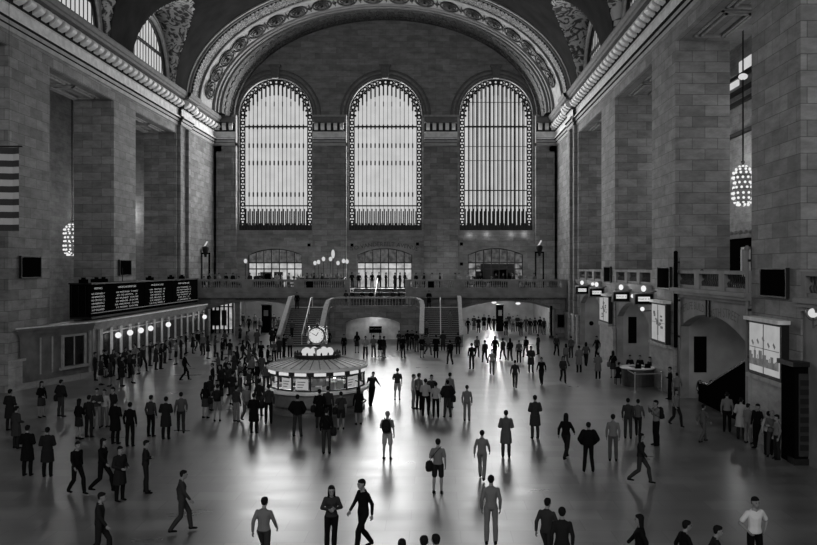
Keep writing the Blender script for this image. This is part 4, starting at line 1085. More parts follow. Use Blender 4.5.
for i, (x, y) in enumerate(GL):
    Y = 78.6 if i else 79; X = PX(x, Y); z = zy(y, Y); big = 2 if i == 4 else 1
    o = thing('candle_lamp', ['glowing lamp at the left of the balcony door panes', 'glowing bar lamp left end of the cluster before the window pier', 'glowing bar lamp second in the cluster before the window pier', 'glowing bar lamp third in the cluster before the window pier', 'tallest brightest flame lamp in front of the stone window pier', 'glowing bar lamp beside the tallest flame lamp', 'glowing twin lamp near the central gap, left one', 'glowing twin lamp near the central gap, right one', 'low glowing bar lamp behind the balcony rail before the pier'][i], 'lamp', (X, Y, 4.9), 'glowing lamps on the balcony')
    MB().ball((X, Y, z), .17, 10, 8, 1.3*big).build('glass', 'lamp_mild', o, True); c = MB(); c.tube([(X, Y, 4.9), (X, Y, z-.2*big)], .03, 6); c.lathe([(.14, 4.9), (.14, 4.95), (.03, 5.0)], (X, Y, 0), 10); c.build('stem', 'dark', o)
random.seed(11)
def bar_counter(xa, xb, Y, label):
    a, b = PX(xa, Y), PX(xb, Y); t = thing('bar_counter', label, 'bar counter', ((a+b)/2, Y, 4.9)); MB().box(a, b, Y, Y+.7, 4.9, 6.0).build('front', 'wood', t); MB().box(a-.1, b+.1, Y-.1, Y+.8, 6.0, 6.08).build('worktop', 'grey', t)
    n = int((b-a)/.28)
    for i in range(n):
        x = a+.28*i+.14; h = .25+.2*random.random()
        tag(MB().lathe([(.05, 0), (.05, h*.65), (.02, h*.8), (.02, h)], (x, Y+.3, 6.08), 6).build('bottle', random.choice(['dark', 'grey', 'bronze'])), 'small bottle standing in the row on the balcony bar counter', 'bottle', 'bottles on the balcony bar counter')
bar_counter(296, 344, 81.5, 'dark bar counter on the balcony in front of the window pier')
for i, x in enumerate((214, 232, 252, 268, 288, 306, 428, 447, 464, 487, 510, 530)):
    Y = 79.6; X = PX(x, Y); l = ['first', 'second', 'third', 'fourth', 'fifth', 'sixth'][i % 6]
    o = thing('cafe_table', 'small round cafe table on the %s half of the balcony, %s from the left' % ('left' if i < 6 else 'right', l), 'table', (X, Y, 4.9), 'cafe tables on the balcony')
    MB().lathe([(.02, 5.64), (.38, 5.64), (.38, 5.68), (.02, 5.69)], (X, Y, 0), 16).build('table_top', 'moulding', o); MB().tube([(X, Y, 4.92), (X, Y, 5.64)], .04, 6).build('pedestal', 'dark', o); MB().lathe([(.25, 4.9), (.25, 4.93), (.04, 4.95)], (X, Y, 0), 10).build('base', 'dark', o)
for x, l in ((218, 'dark bushy potted shrub on the balcony near the left corner'), (263, 'dark bushy potted shrub in front of the left balcony door'), (453, 'dark panel of stacked chairs on the balcony right of the gap')):
    pass
# ================================================================== PEOPLE
def hull(parts):     # closed convex skin over a few ellipsoids (centre, rx, ry, rz)
    bm = bmesh.new()
    for c, rx, ry, rz in parts:
        g = bmesh.ops.create_icosphere(bm, subdivisions=2 if max(rx, ry, rz) > .03 else 1, radius=1)
        for v in g['verts']: v.co = Vector((c[0]+v.co.x*rx, c[1]+v.co.y*ry, c[2]+v.co.z*rz))
    bmesh.ops.convex_hull(bm, input=bm.verts[:])
    bmesh.ops.delete(bm, geom=[v for v in bm.verts if not v.link_faces], context='VERTS')
    bm.verts.index_update(); V = [tuple(v.co) for v in bm.verts]; Fc = [tuple(v.index for v in f.verts) for f in bm.faces]; bm.free()
    return V, Fc
def cap(a, b, ra, rb): return hull([(a, ra, ra, ra), (b, rb, rb, rb)])
def solid(name, pieces, voxel, smooth=True):
    mb = MB()
    for V, Fc in pieces: mb.add(V, Fc)
    me = bpy.data.meshes.new('raw'); me.from_pydata(mb.v, [], mb.f)
    ob = bpy.data.objects.new('raw', me); COL.objects.link(ob)
    m = ob.modifiers.new('r', 'REMESH'); m.mode = 'VOXEL'; m.voxel_size = voxel; m.use_smooth_shade = True
    if smooth: s = ob.modifiers.new('s', 'SMOOTH'); s.factor = .5; s.iterations = 2
    dg = bpy.context.evaluated_depsgraph_get(); out = bpy.data.meshes.new_from_object(ob.evaluated_get(dg)); out.name = name
    bpy.data.objects.remove(ob); bpy.data.meshes.remove(me); out.materials.clear(); out.shade_smooth()
    return out
def lerp(a, b, t): return tuple(a[i]+(b[i]-a[i])*t for i in range(3))
# poses: joints in metres for a 1.70 m figure facing -Y.  L = +x side, R = -x side
def pose(**k):
    P = dict(head=(0, -.02, 1.575), neck=(0, .01, 1.44), chest=(0, 0, 1.25), waist=(0, .01, 1.06), hip=(0, .01, .93),
             sh=.162, shz=1.355, eL=(.225, .03, 1.1), wL=(.225, -.04, .86), eR=(-.225, .03, 1.1), wR=(-.225, -.04, .86),
             kL=(.105, -.01, .49), aL=(.11, .02, .09), kR=(-.105, -.01, .49), aR=(-.11, .02, .09), fdL=(0, -1), fdR=(0, -1), facedown=0,
             legs='trousers', hem=.86, puff=0, hair='short', female=0, curl=1)
    P.update(k); return P
POSES = {
 'stand': pose(),
 'phone': pose(eL=(.23, .0, 1.13), wL=(.08, -.25, 1.17), eR=(-.23, .0, 1.13), wR=(-.06, -.25, 1.15), head=(0, -.07, 1.56), facedown=1, kL=(.07, -.02, .49), aL=(.06, .02, .09), hair='long', female=1, hem=.9),
 'stride': pose(kL=(.09, -.2, .52), aL=(.09, -.24, .12), kR=(-.09, .03, .47), aR=(-.09, .3, .14), eL=(.23, .1, 1.13), wL=(.25, .08, .9), eR=(-.23, -.06, 1.13), wR=(-.24, -.2, .94), head=(0, -.05, 1.57)),
 'coat': pose(hem=.5, puff=.02, eL=(.23, .02, 1.12), wL=(.14, -.2, 1.05), eR=(-.23, .02, 1.12), wR=(-.12, -.2, 1.05)),
 'dress': pose(legs='skirt', hair='long', female=1, hem=.92, eR=(-.22, .02, 1.13), wR=(-.1, -.18, 1.02)),
 'shorts': pose(legs='shorts', hem=.88, eL=(.24, .04, 1.13), wL=(.14, -.2, 1.06), kL=(.12, -.02, .49), aL=(.13, .03, .09)),
 'puffer': pose(puff=.055, hem=.8, eL=(.29, .03, 1.13), wL=(.2, -.12, .95), eR=(-.29, .03, 1.13), wR=(-.2, -.12, .95), kL=(.12, 0, .49), aL=(.15, .02, .09), aR=(-.15, .02, .09)),
 'lean': pose(head=(.06, -.05, 1.55), chest=(.03, 0, 1.24), eL=(.27, -.02, 1.16), wL=(.34, -.14, 1.05), kL=(.03, -.06, .5), aL=(-.05, -.02, .1)),
 'camera': pose(eL=(.22, -.14, 1.24), wL=(.07, -.26, 1.42), eR=(-.22, -.14, 1.24), wR=(-.07, -.26, 1.42), hem=.84),
 'folded': pose(eL=(.22, .0, 1.13), wL=(-.05, -.17, 1.15), eR=(-.22, .0, 1.13), wR=(.05, -.19, 1.12), kR=(-.12, -.02, .49), aR=(-.13, -.03, .09)),
 'stride_long': pose(kL=(.08, -.24, .54), aL=(.08, -.3, .14), kR=(-.08, .05, .47), aR=(-.08, .38, .18), hair='long', female=1, hem=.84, puff=.01, eL=(.22, .12, 1.14), wL=(.24, .12, .92), eR=(-.22, -.1, 1.14), wR=(-.22, -.25, .98)),
 'akimbo': pose(hem=.9, eL=(.33, .06, 1.13), wL=(.2, -.06, .98), eR=(-.33, .06, 1.13), wR=(-.2, -.06, .98), kL=(.12, -.01, .49), aL=(.14, .02, .09), aR=(-.14, .02, .09), kR=(-.12, -.01, .49)),
 'seated': pose(legs='trousers', hip=(0, .05, .5), waist=(0, .04, .64), chest=(0, 0, .84), neck=(0, -.02, 1.03), head=(0, -.06, 1.17), shz=.95, eL=(.23, -.05, .74), wL=(.12, -.28, .72), eR=(-.23, -.05, .74), wR=(-.12, -.28, .72), kL=(.12, -.38, .5), aL=(.12, -.4, .09), kR=(-.12, -.38, .5), aR=(-.12, -.4, .09), hem=.46),
}
def build_pose(nm, P):
    vx = .0085 if nm in ('phone', 'stride', 'dress', 'camera', 'stand', 'coat', 'folded', 'puffer') else .011
    fem = P['female']; dz = P['shz']-1.39; sit = nm == 'seated'
    shL = (P['sh'], .01, P['shz']); shR = (-P['sh'], .01, P['shz'])
    if P['female']: shL = (P['sh']-.02, .01, P['shz']-.01); shR = (-shL[0], .01, P['shz']-.01)
    hd = P['head']; hx, hy, hz = hd
    hipL = (P['hip'][0]+.088, P['hip'][1], P['hip'][2]-.03); hipR = (P['hip'][0]-.088, P['hip'][1], P['hip'][2]-.03)
    B = []
    # head: skull, jaw, nose, brow, ears
    fy = -1; dn = -.02*P['facedown']
    B.append(hull([((hx, hy+.012, hz+.03), .08, .096, .096), ((hx, hy-.045, hz-.06+dn), .046, .036, .042), ((hx, hy-.03, hz-.08+dn), .036, .03, .03)]))
    B.append(hull([((hx, hy-.085, hz+.015+dn), .01, .012, .012), ((hx, hy-.106, hz-.02+dn), .014, .014, .01)]))
    B.append(hull([((hx-.035, hy-.075, hz+.035+dn), .018, .012, .009), ((hx+.035, hy-.075, hz+.035+dn), .018, .012, .009)]))
    B.append(hull([((hx-.02, hy-.08, hz-.052+dn), .012, .012, .008), ((hx+.02, hy-.08, hz-.052+dn), .012, .012, .008)]))
    for s in (-1, 1): B.append(hull([((hx+s*.08, hy+.005, hz+.02), .01, .02, .026), ((hx+s*.076, hy, hz-.01), .008, .012, .012)]))
    B.append(cap((P['neck'][0], P['neck'][1]+.01, P['neck'][2]-.04), (hx, hy+.02, hz-.05), .056, .05))
    # torso
    ch, wa, hp = P['chest'], P['waist'], P['hip']
    B.append(hull([((shL[0]-.035, .01, shL[2]-.01), .05, .055, .035), ((shR[0]+.035, .01, shR[2]-.01), .05, .055, .035), ((ch[0], ch[1], ch[2]), .142, .1, .1), (P['neck'], .05, .05, .025)]))
    B.append(hull([((ch[0], ch[1], ch[2]), .145, .1, .1), ((wa[0], wa[1], wa[2]), .122-.01*fem, .09, .07)]))
    B.append(hull([((wa[0], wa[1], wa[2]), .122-.01*fem, .09, .07), ((hp[0], hp[1], hp[2]), .155, .105, .07)]))
    if fem:
        for s in (-1, 1): B.append(hull([((ch[0]+s*.06, ch[1]-.08, ch[2]+.01), .05, .045, .05)]))
    def arm(sh, e, w, s):
        q = [cap(sh, e, .046, .038), cap(e, w, .038, .026)]
        d = Vector((w[0]-e[0], w[1]-e[1], w[2]-e[2])).normalized(); w_ = Vector(w)
        inw = Vector((-s, 0, 0)); inw = (inw-d*inw.dot(d)).normalized(); side = d.cross(inw).normalized()*(1 if s > 0 else 1)
        # palm: flat plate; fingers curl towards the palm side (inw), spread along side
        pc = w_+d*.06; q.append(hull([(tuple(w_+d*.015), .024, .024, .024), (tuple(pc+side*.026+d*.02), .016, .016, .016), (tuple(pc-side*.026+d*.02), .016, .016, .016)]))
        for k, (off, L) in enumerate(((-.03, .062), (-.01, .074), (.011, .07), (.031, .054))):
            b0 = pc+side*off+d*.022; b1 = b0+d*L*.5+inw*.006; b2 = b1+d*L*.32+inw*L*.38
            q.append(cap(tuple(b0), tuple(b1), .0092, .0088)); q.append(cap(tuple(b1), tuple(b2), .0088, .008))
        t0 = w_+d*.028-side*.024; t1 = t0-side*.024+d*.03+inw*.012; t2 = t1+d*.026+inw*.012
        q.append(cap(tuple(t0), tuple(t1), .013, .011)); q.append(cap(tuple(t1), tuple(t2), .011, .0095))
        return q
    B += arm(shL, P['eL'], P['wL'], 1)+arm(shR, P['eR'], P['wR'], -1)
    for h, k, a, fd in ((hipL, P['kL'], P['aL'], P['fdL']), (hipR, P['kR'], P['aR'], P['fdR'])):
        B.append(cap(h, k, .083, .052)); calf = lerp(k, a, .35); calf = (calf[0], calf[1]+.015, calf[2])
        B.append(cap(k, calf, .05, .053)); B.append(cap(calf, a, .05, .034))
        B.append(hull([((a[0], a[1]+.025, a[2]-.045), .032, .035, .035), ((a[0]+fd[0]*.12, a[1]+fd[1]*.12, a[2]-.065), .036, .03, .018)]))
    D = {'body': solid('person_body_'+nm, B, vx)}
    # top garment
    pf = P['puff']; g = .016+pf; T = []
    T.append(hull([((shL[0]-.035, .01, shL[2]-.01), .05+g, .055+g, .035+g*.5), ((shR[0]+.035, .01, shR[2]-.01), .05+g, .055+g, .035+g*.5), ((ch[0], ch[1], ch[2]), .147+g, .104+g, .1), ((P['neck'][0], P['neck'][1]+.012, P['neck'][2]-.005), .055, .055, .02)]))
    T.append(hull([((ch[0], ch[1], ch[2]), .147+g, .104+g, .1), ((wa[0], wa[1], wa[2]), .124-.01*fem+g, .094+g, .07)]))
    low = P['hem']; base = hp[2]
    T.append(hull([((wa[0], wa[1], wa[2]), .124-.01*fem+g, .094+g, .05), ((hp[0], hp[1], max(low+.03, min(base, wa[2]-.05))), .158+g*.8, .11+g*.8, .03)]))
    if low < .8 and not sit: T.append(hull([((hp[0], hp[1], base), .16+g, .115+g, .05), ((hp[0], hp[1], low+.03), .19+g, .15+g, .03)]))
    if fem:
        for s in (-1, 1): T.append(hull([((ch[0]+s*.06, ch[1]-.085, ch[2]+.01), .056, .05, .055)]))
    short = P['legs'] in ('shorts',) or nm == 'akimbo'
    for sh_, e, w in ((shL, P['eL'], P['wL']), (shR, P['eR'], P['wR'])):
        T.append(cap(sh_, e, .055+pf, .048+pf*.9) if not short else cap(sh_, lerp(sh_, e, .7), .06, .058))
        if not short: T.append(cap(e, lerp(e, w, .93), .047+pf*.9, .036+pf*.6))
    if P['hair'] == 'short' and not short: T.append(hull([((P['neck'][0], P['neck'][1]+.01, P['neck'][2]+.0), .066, .066, .022)]))
    D['top'] = solid('person_top_'+nm, T, .011)
    # lower garment
    K = []
    if P['legs'] == 'skirt':
        K.append(hull([((wa[0], wa[1], wa[2]-.04), .125, .098, .02), (hp, .17, .125, .05)])); K.append(hull([(hp, .172, .127, .05), ((hp[0], hp[1]-.01, .56), .2, .155, .02)]))
    else:
        K.append(hull([((wa[0], wa[1], wa[2]-.05), .132, .1, .03), ((hp[0], hp[1], hp[2]-.02), .166, .116, .06)]) if not sit else hull([((hp[0], hp[1], hp[2]+.05), .15, .115, .05), ((hp[0], hp[1], hp[2]-.01), .168, .12, .075)]))
        for h, k, a in ((hipL, P['kL'], P['aL']), (hipR, P['kR'], P['aR'])):
            if P['legs'] == 'shorts': K.append(cap(h, lerp(h, k, .8), .094, .085))
            else: cf = lerp(k, a, .35); cf = (cf[0], cf[1]+.015, cf[2]); K.append(cap(h, k, .092, .068)); K.append(cap(k, cf, .068, .071)); K.append(cap(cf, a, .071, .058))
    D['bottom'] = solid('person_bottom_'+nm, K, .011)
    for s, a, fd in (('shoe_l', P['aL'], P['fdL']), ('shoe_r', P['aR'], P['fdR'])):
        D[s] = solid('person_shoe_'+nm, [hull([((a[0], a[1]+.03, a[2]-.045), .04, .042, .043), ((a[0]+fd[0]*.14, a[1]+fd[1]*.14, a[2]-.062), .045, .04, .026)]), hull([((a[0], a[1]+.02, a[2]), .042, .046, .03)])], .011)
    H = [hull([((hx, hy+.022, hz+.05), .086, .094, .09), ((hx, hy-.05, hz+.085), .055, .035, .03), ((hx, hy+.06, hz-.01), .065, .045, .05)])]
    if P['hair'] == 'long':
        H.append(hull([((hx, hy+.05, hz+.02), .08, .06, .07), ((hx, hy+.07, hz-.16), .07, .035, .06)]))
        for s in (-1, 1): H.append(hull([((hx+s*.07, hy+.01, hz+.03), .02, .035, .05), ((hx+s*.075, hy+.03, hz-.12), .022, .03, .06)]))
    D['hair'] = solid('person_hair_'+nm, H, .01)
    return D
PV = {k: build_pose(k, v) for k, v in POSES.items()}
def decim(me, ratio):
    ob = bpy.data.objects.new('d', me); COL.objects.link(ob); m = ob.modifiers.new('d', 'DECIMATE'); m.ratio = ratio
    out = bpy.data.meshes.new_from_object(ob.evaluated_get(bpy.context.evaluated_depsgraph_get())); bpy.data.objects.remove(ob); out.shade_smooth(); return out
# far figures: one mesh with four material slots
FARV = {}
for k, D in PV.items():
    V = []; Fc = []; mi = []
    for idx, nm in ((0, 'body'), (1, 'top'), (2, 'bottom'), (3, 'hair'), (3, 'shoe_l'), (3, 'shoe_r')):
        m = decim(D[nm], .1 if nm == 'body' else .18); o = len(V); V += [tuple(v.co) for v in m.vertices]; Fc += [tuple(i+o for i in p.vertices) for p in m.polygons]; mi += [idx]*len(m.polygons)
    me = bpy.data.meshes.new('person_far_'+k); me.from_pydata(V, [], Fc); me.polygons.foreach_set('material_index', mi); me.shade_smooth(); FARV[k] = me
TONE = {'black': .006, 'dark': .014, 'charcoal': .03, 'grey': .075, 'mid': .14, 'light': .3, 'white': .62, 'skin': .22, 'tan': .1, 'hair': .01, 'fair': .18}
PM = {k: plain('cloth_'+k if k not in ('skin', 'hair', 'fair') else k, v, .9, 0, .04) for k, v in TONE.items()}
M['eye'] = plain('eye', .01, .3)
for me in PV.values():
    for q in me.values():
        if not q.materials: q.materials.append(PM['dark'])
for me in FARV.values():
    for q in ('skin', 'dark', 'dark', 'hair'): me.materials.append(PM[q])
def setmat(o, i, m): o.material_slots[i].link = 'OBJECT'; o.material_slots[i].material = m
def person(X, Y, Z, H, pose_, face, top, bottom, hair='hair', label='', group=None, far=False, skin='skin', shoes='black', bare=False):
    sc = H/1.70 if pose_ != 'seated' else H
    rot = math.radians(face)
    if far:
        o = bpy.data.objects.new('person', FARV[pose_]); COL.objects.link(o)
        for i, m in enumerate((skin, top, bottom, hair)): setmat(o, i, PM[m])
    else:
        o = bpy.data.objects.new('person', PV[pose_]['body']); COL.objects.link(o); setmat(o, 0, PM[skin])
        for nm, key, m in (('hair', 'hair', hair), ('top', 'top', top), ('skirt' if POSES[pose_]['legs'] == 'skirt' else 'shorts' if POSES[pose_]['legs'] == 'shorts' else 'trousers', 'bottom', bottom), ('shoe', 'shoe_l', shoes), ('shoe', 'shoe_r', shoes)):
            c = bpy.data.objects.new({'top': 'coat' if POSES[pose_]['hem'] < .6 else 'jacket'}.get(nm, nm), PV[pose_][key]); COL.objects.link(c); c.parent = o; setmat(c, 0, PM[m])
        if H/Y > .05:
            hx, hy, hz = POSES[pose_]['head']
            dn = -.02*POSES[pose_]['facedown']
            for s in (-1, 1):
                e = bpy.data.objects.new('eye', EYEM); COL.objects.link(e); e.parent = o; e.location = (hx+s*.032, hy-.082, hz+.016+dn)
    o.location = (X, Y, Z-.004); o.rotation_euler = (0, 0, rot); o.scale = (sc, sc, sc)
    o['label'] = label; o['category'] = 'person'
    if group: o['group'] = group
    return o
EYEM = MB().ball((0, 0, 0), .011, 8, 6).build('tmp_eye', 'eye'); _e = EYEM; EYEM = _e.data; bpy.data.objects.remove(_e)
# carried things
def backpack(X, Y, Z, face, v, label, s=1):
    o = thing('backpack', label, 'backpack', (0, 0, 0)); mats = v
    b = MB(); b.lathe([(.02, -.22), (.13, -.2), (.16, -.1), (.16, .08), (.12, .2), (.03, .24)], (0, .2, 1.2), 14, sy=.55); b.build('bag', mats, o, True)
    p = MB(); p.lathe([(.02, -.1), (.1, -.09), (.11, 0), (.08, .06), (.02, .08)], (0, .29, 1.1), 12, sy=.45); p.build('pocket', mats, o, True)
    st = MB()
    for x in (-.1, .1): st.tube([(x, .14, 1.36), (x, .02, 1.46), (x, -.13, 1.34), (x*1.3, -.1, 1.15), (x*1.3, .1, 1.06)], .014, 6)
    st.build('strap', mats, o)
    o.location = (X, Y, Z); o.rotation_euler = (0, 0, math.radians(face)); o.scale = (s,)*3
    return o
def bag(X, Y, Z, face, v, label, s=1, side=1, strap=True, floor=False):
    o = thing('shoulder_bag', label, 'bag', (0, 0, 0))
    zc = .85 if not floor else .18
    b = MB(); b.lathe([(.02, -.16), (.1, -.155), (.125, -.05), (.11, .1), (.07, .15), (.02, .16)], (side*.27 if not floor else 0, .02, zc), 12, sy=1.3); b.build('bag', v, o, True)
    st = MB()
    if floor: st.ring((0, 0, zc+.16), .08, .012, 'x', 12, 5, 0, PI)
    else: st.tube([(side*.27, -.05, zc+.14), (side*.17, -.13, 1.2), (-side*.05, -.13, 1.4), (-side*.1, .03, 1.46), (side*.0, .13, 1.36), (side*.2, .13, 1.1), (side*.27, .08, zc+.14)], .01, 5)
    st.build('strap', v, o)
    o.location = (X, Y, Z); o.rotation_euler = (0, 0, math.radians(face)); o.scale = (s,)*3
    return o
EXTRA = []
def P_(x, hy, H, pose_, face, top, bottom, label, hair='hair', far=None, skin='skin', add=None, group=None):
    X, Y = place(x, hy, H)
    if X > 17.35 and Y < 75: X = 17.35; Y = F*(X-CX)/(x-VX)
    if X < -15.45 and 48.5 < Y < 75: X = -15.45; Y = F*(X-CX)/(x-VX)
    if far is None: far = hy < 366
    o = person(X, Y, FZ, H, pose_, face, top, bottom, hair, label, group, far, skin)
    if add:
        kind, v, lab = add; s = H/1.7
        if kind == 'pack': backpack(X, Y, FZ, face, v, lab, s)
        elif kind == 'bag': bag(X, Y, FZ, face, v, lab, s)
        elif kind == 'bagR': bag(X, Y, FZ, face, v, lab, s, -1)
    return o
DK = 'cloth_bag_dark'; M[DK] = plain(DK, .008, .8, 0, .15); M['cloth_bag_mid'] = plain('cloth_bag_mid', .09, .8, 0, .2)
# ---- the figures that stand out, one by one
P_(331.5, 484, 1.66, 'phone', 8, 'charcoal', 'black', 'person in a charcoal jacket and black leggings looking down at a phone near the front')
P_(363, 478.5, 1.74, 'stride', -50, 'black', 'black', 'person all in black striding next to the one with the phone, front of the hall')
P_(264, 497, 1.62, 'stride', 170, 'mid', 'charcoal', 'person in a greyish jacket walking away, alone at the front left of the phone user')
P_(755, 496.5, 1.74, 'akimbo', 12, 'white', 'black', 'person in a white short shirt and dark trousers at the bottom right corner')
P_(387.5, 411, 1.72, 'shorts', 170, 'mid', 'light', 'person in shorts and a pale cap with a dark backpack on the bright floor streak', 'fair', add=('pack', DK, 'dark backpack worn by the person in shorts on the bright floor streak'))
P_(438, 438.5, 1.66, 'shorts', 170, 'mid', 'dark', 'bare-legged person seen from behind with a shoulder bag, right of the bright streak', add=('bag', DK, 'dark bag on the shoulder of the bare-legged person right of the bright streak'))
P_(372, 371, 1.72, 'lean', 15, 'dark', 'black', 'person in a dark suit leaning with crossed legs at the booth right side')
P_(297.5, 394.5, 1.7, 'puffer', 175, 'black', 'charcoal', 'broad person in a round black puffer jacket and jeans before the booth')
P_(319.5, 389, 1.66, 'coat', 185, 'black', 'charcoal', 'person in black with a bag standing between the puffer jacket and the booth', add=('bag', DK, 'black bag hanging on the person between the puffer jacket and booth'))
P_(328, 386, 1.72, 'stand', 180, 'charcoal', 'black', 'person with dark hair standing closest against the booth counter middle')
P_(326.5, 408, 1.68, 'stand', 178, 'black', 'charcoal', 'person in black standing furthest forward of the queue before the booth', add=('bagR', DK, 'dark bag on the person standing furthest forward before the booth'))
P_(341, 391.5, 1.6, 'shorts', 190, 'charcoal', 'dark', 'person in shorts carrying a bag before the right half of the booth', add=('bag', DK, 'dark bag carried by the person in shorts before the booth'))
P_(358.5, 386.5, 1.66, 'dress', 200, 'black', 'black', 'person in a black skirt bending in at the right end of the booth')
P_(254, 393, 1.66, 'coat', 170, 'black', 'black', 'person in a long black coat left of the booth, nearer one of the pair')
P_(268.5, 384, 1.74, 'stand', 190, 'charcoal', 'black', 'tall person in dark clothes with a shoulder bag just left of the booth', add=('bag', DK, 'dark bag on the tall person just left of the booth'))
P_(259.5, 379, 1.7, 'stand', 160, 'dark', 'charcoal', 'person in dark clothes behind the long-coated one, left of the booth')
P_(205.5, 382, 1.64, 'dress', 165, 'black', 'charcoal', 'long-haired person in a dark skirt next to the one in dark shorts, left of centre', add=('bagR', DK, 'dark bag on the long-haired person in the dark skirt'))
P_(217.5, 384, 1.66, 'shorts', 185, 'dark', 'mid', 'person with bare legs and a black backpack left of the booth crowd', add=('pack', DK, 'black backpack worn by the bare-legged person left of the booth crowd'))
P_(236.5, 385.5, 1.6, 'stand', 150, 'charcoal', 'mid', 'blurred person in grey beside the pale figure, left of the booth')
P_(246.5, 384, 1.66, 'stride', 40, 'mid', 'grey', 'blurred pale grey figure walking left of the booth')
P_(166, 396.5, 1.7, 'coat', 180, 'dark', 'black', 'dark blurred person in a coat, left one of a pair in the left half')
P_(181, 392, 1.7, 'stride', 200, 'grey', 'charcoal', 'blurred grey person with a pale patch, right one of a pair in the left half')
P_(185, 352.5, 1.7, 'stride', 120, 'black', 'black', 'lone dark blurred person walking on the open floor behind the left pair', far=False)
# group of six right of centre
P_(413.5, 374, 1.68, 'stand', 100, 'light', 'mid', 'blurred pale person at the left of the huddle in the middle of the hall')
P_(419, 373, 1.76, 'stand', 140, 'grey', 'black', 'tall person in grey at the back left of the huddle in the middle')
P_(425.5, 378.5, 1.72, 'folded', 178, 'light', 'black', 'person in a pale shirt and black trousers seen from behind in the middle huddle')
P_(431.5, 374.5, 1.7, 'stand', 10, 'charcoal', 'black', 'person facing the camera at the back of the middle huddle')
P_(435.8, 382, 1.62, 'stand', 175, 'light', 'black', 'shorter person in a pale top in front of the middle huddle')
P_(447.5, 380, 1.7, 'puffer', 200, 'dark', 'charcoal', 'person in a dark jacket at the right of the middle huddle', add=('bagR', DK, 'dark bag on the person at the right of the middle huddle'))
P_(450, 372.5, 1.72, 'stand', 150, 'mid', 'grey', 'blurred grey person just behind the right of the middle huddle')
P_(397.5, 368, 1.66, 'shorts', 178, 'charcoal', 'light', 'blurred person in pale trousers alone on the bright floor behind the huddle', 'hair')
# right middle
P_(656, 400, 1.74, 'camera', -75, 'mid', 'black', 'person in a cap with a black backpack photographing from the right of the hall', add=('pack', DK, 'black backpack worn by the person in a cap at the right'))
P_(641, 433, 1.6, 'stride_long', 60, 'dark', 'charcoal', 'long-haired dark person walking across in front of the one with a camera')
P_(597, 331.5, 1.72, 'stride', -60, 'black', 'black', 'dark person striding past the lit far poster at the right wall')
P_(598, 352.5, 1.62, 'coat', 180, 'mid', 'black', 'person in a mid grey jacket standing left of the desk queue')
P_(613, 350.5, 1.7, 'dress', 180, 'black', 'charcoal', 'person in black with a pale bag beside the left stanchion of the desk', far=False, add=('bag', 'cloth_bag_mid', 'pale bag held by the person beside the left desk stanchion'))
P_(670, 359.5, 1.7, 'folded', -90, 'black', 'black', 'person in black standing at the right side of the round desk', far=False)
P_(677, 368, 1.55, 'stride', 160, 'mid', 'grey', 'blurred pale person just right of the one in black at the desk')
P_(676, 389, 1.62, 'stride_long', 20, 'mid', 'dark', 'blurred person with a pale jacket walking on the open floor right of the desk')
P_(541.5, 357, 1.62, 'stride', -20, 'black', 'dark', 'small sharp dark person walking alone on the pale floor right of centre', far=False)
P_(515, 360, 1.6, 'stride', 170, 'charcoal', 'charcoal', 'thin blurred dark person on the bright reflection right of centre')
# right wall group by the skyline poster
P_(727, 392, 1.66, 'stand', 160, 'mid', 'black', 'person in a light jacket at the left of the group under the skyline poster')
P_(741, 395.5, 1.66, 'coat', 150, 'light', 'dark', 'person in a white top with a dark skirted coat in the skyline poster group')
P_(748, 397, 1.55, 'folded', 120, 'mid', 'mid', 'small person in pale clothes squeezed in the middle of the skyline poster group')
P_(757, 396, 1.72, 'lean', -60, 'black', 'black', 'person in black leaning forward in the skyline poster group', 'hair')
P_(772, 400, 1.68, 'folded', -30, 'grey', 'charcoal', 'fair-haired person beside the dark kiosk', 'fair')
P_(777, 404, 1.6, 'stand', -90, 'mid', 'dark', 'person in grey half hidden against the dark kiosk')
P_(768.5, 411, 1.6, 'stand', 170, 'light', 'black', 'person in a pale striped top and black skirt nearest the dark kiosk')
bX, bY = floorpt(780, 451); tag(bag(bX, bY, FZ, 20, 'cloth_bag_mid', 'pale bag lying on the floor at the foot of the dark kiosk', 1.0, 1, True, True), 'pale bag lying on the floor at the foot of the dark kiosk', 'bag')
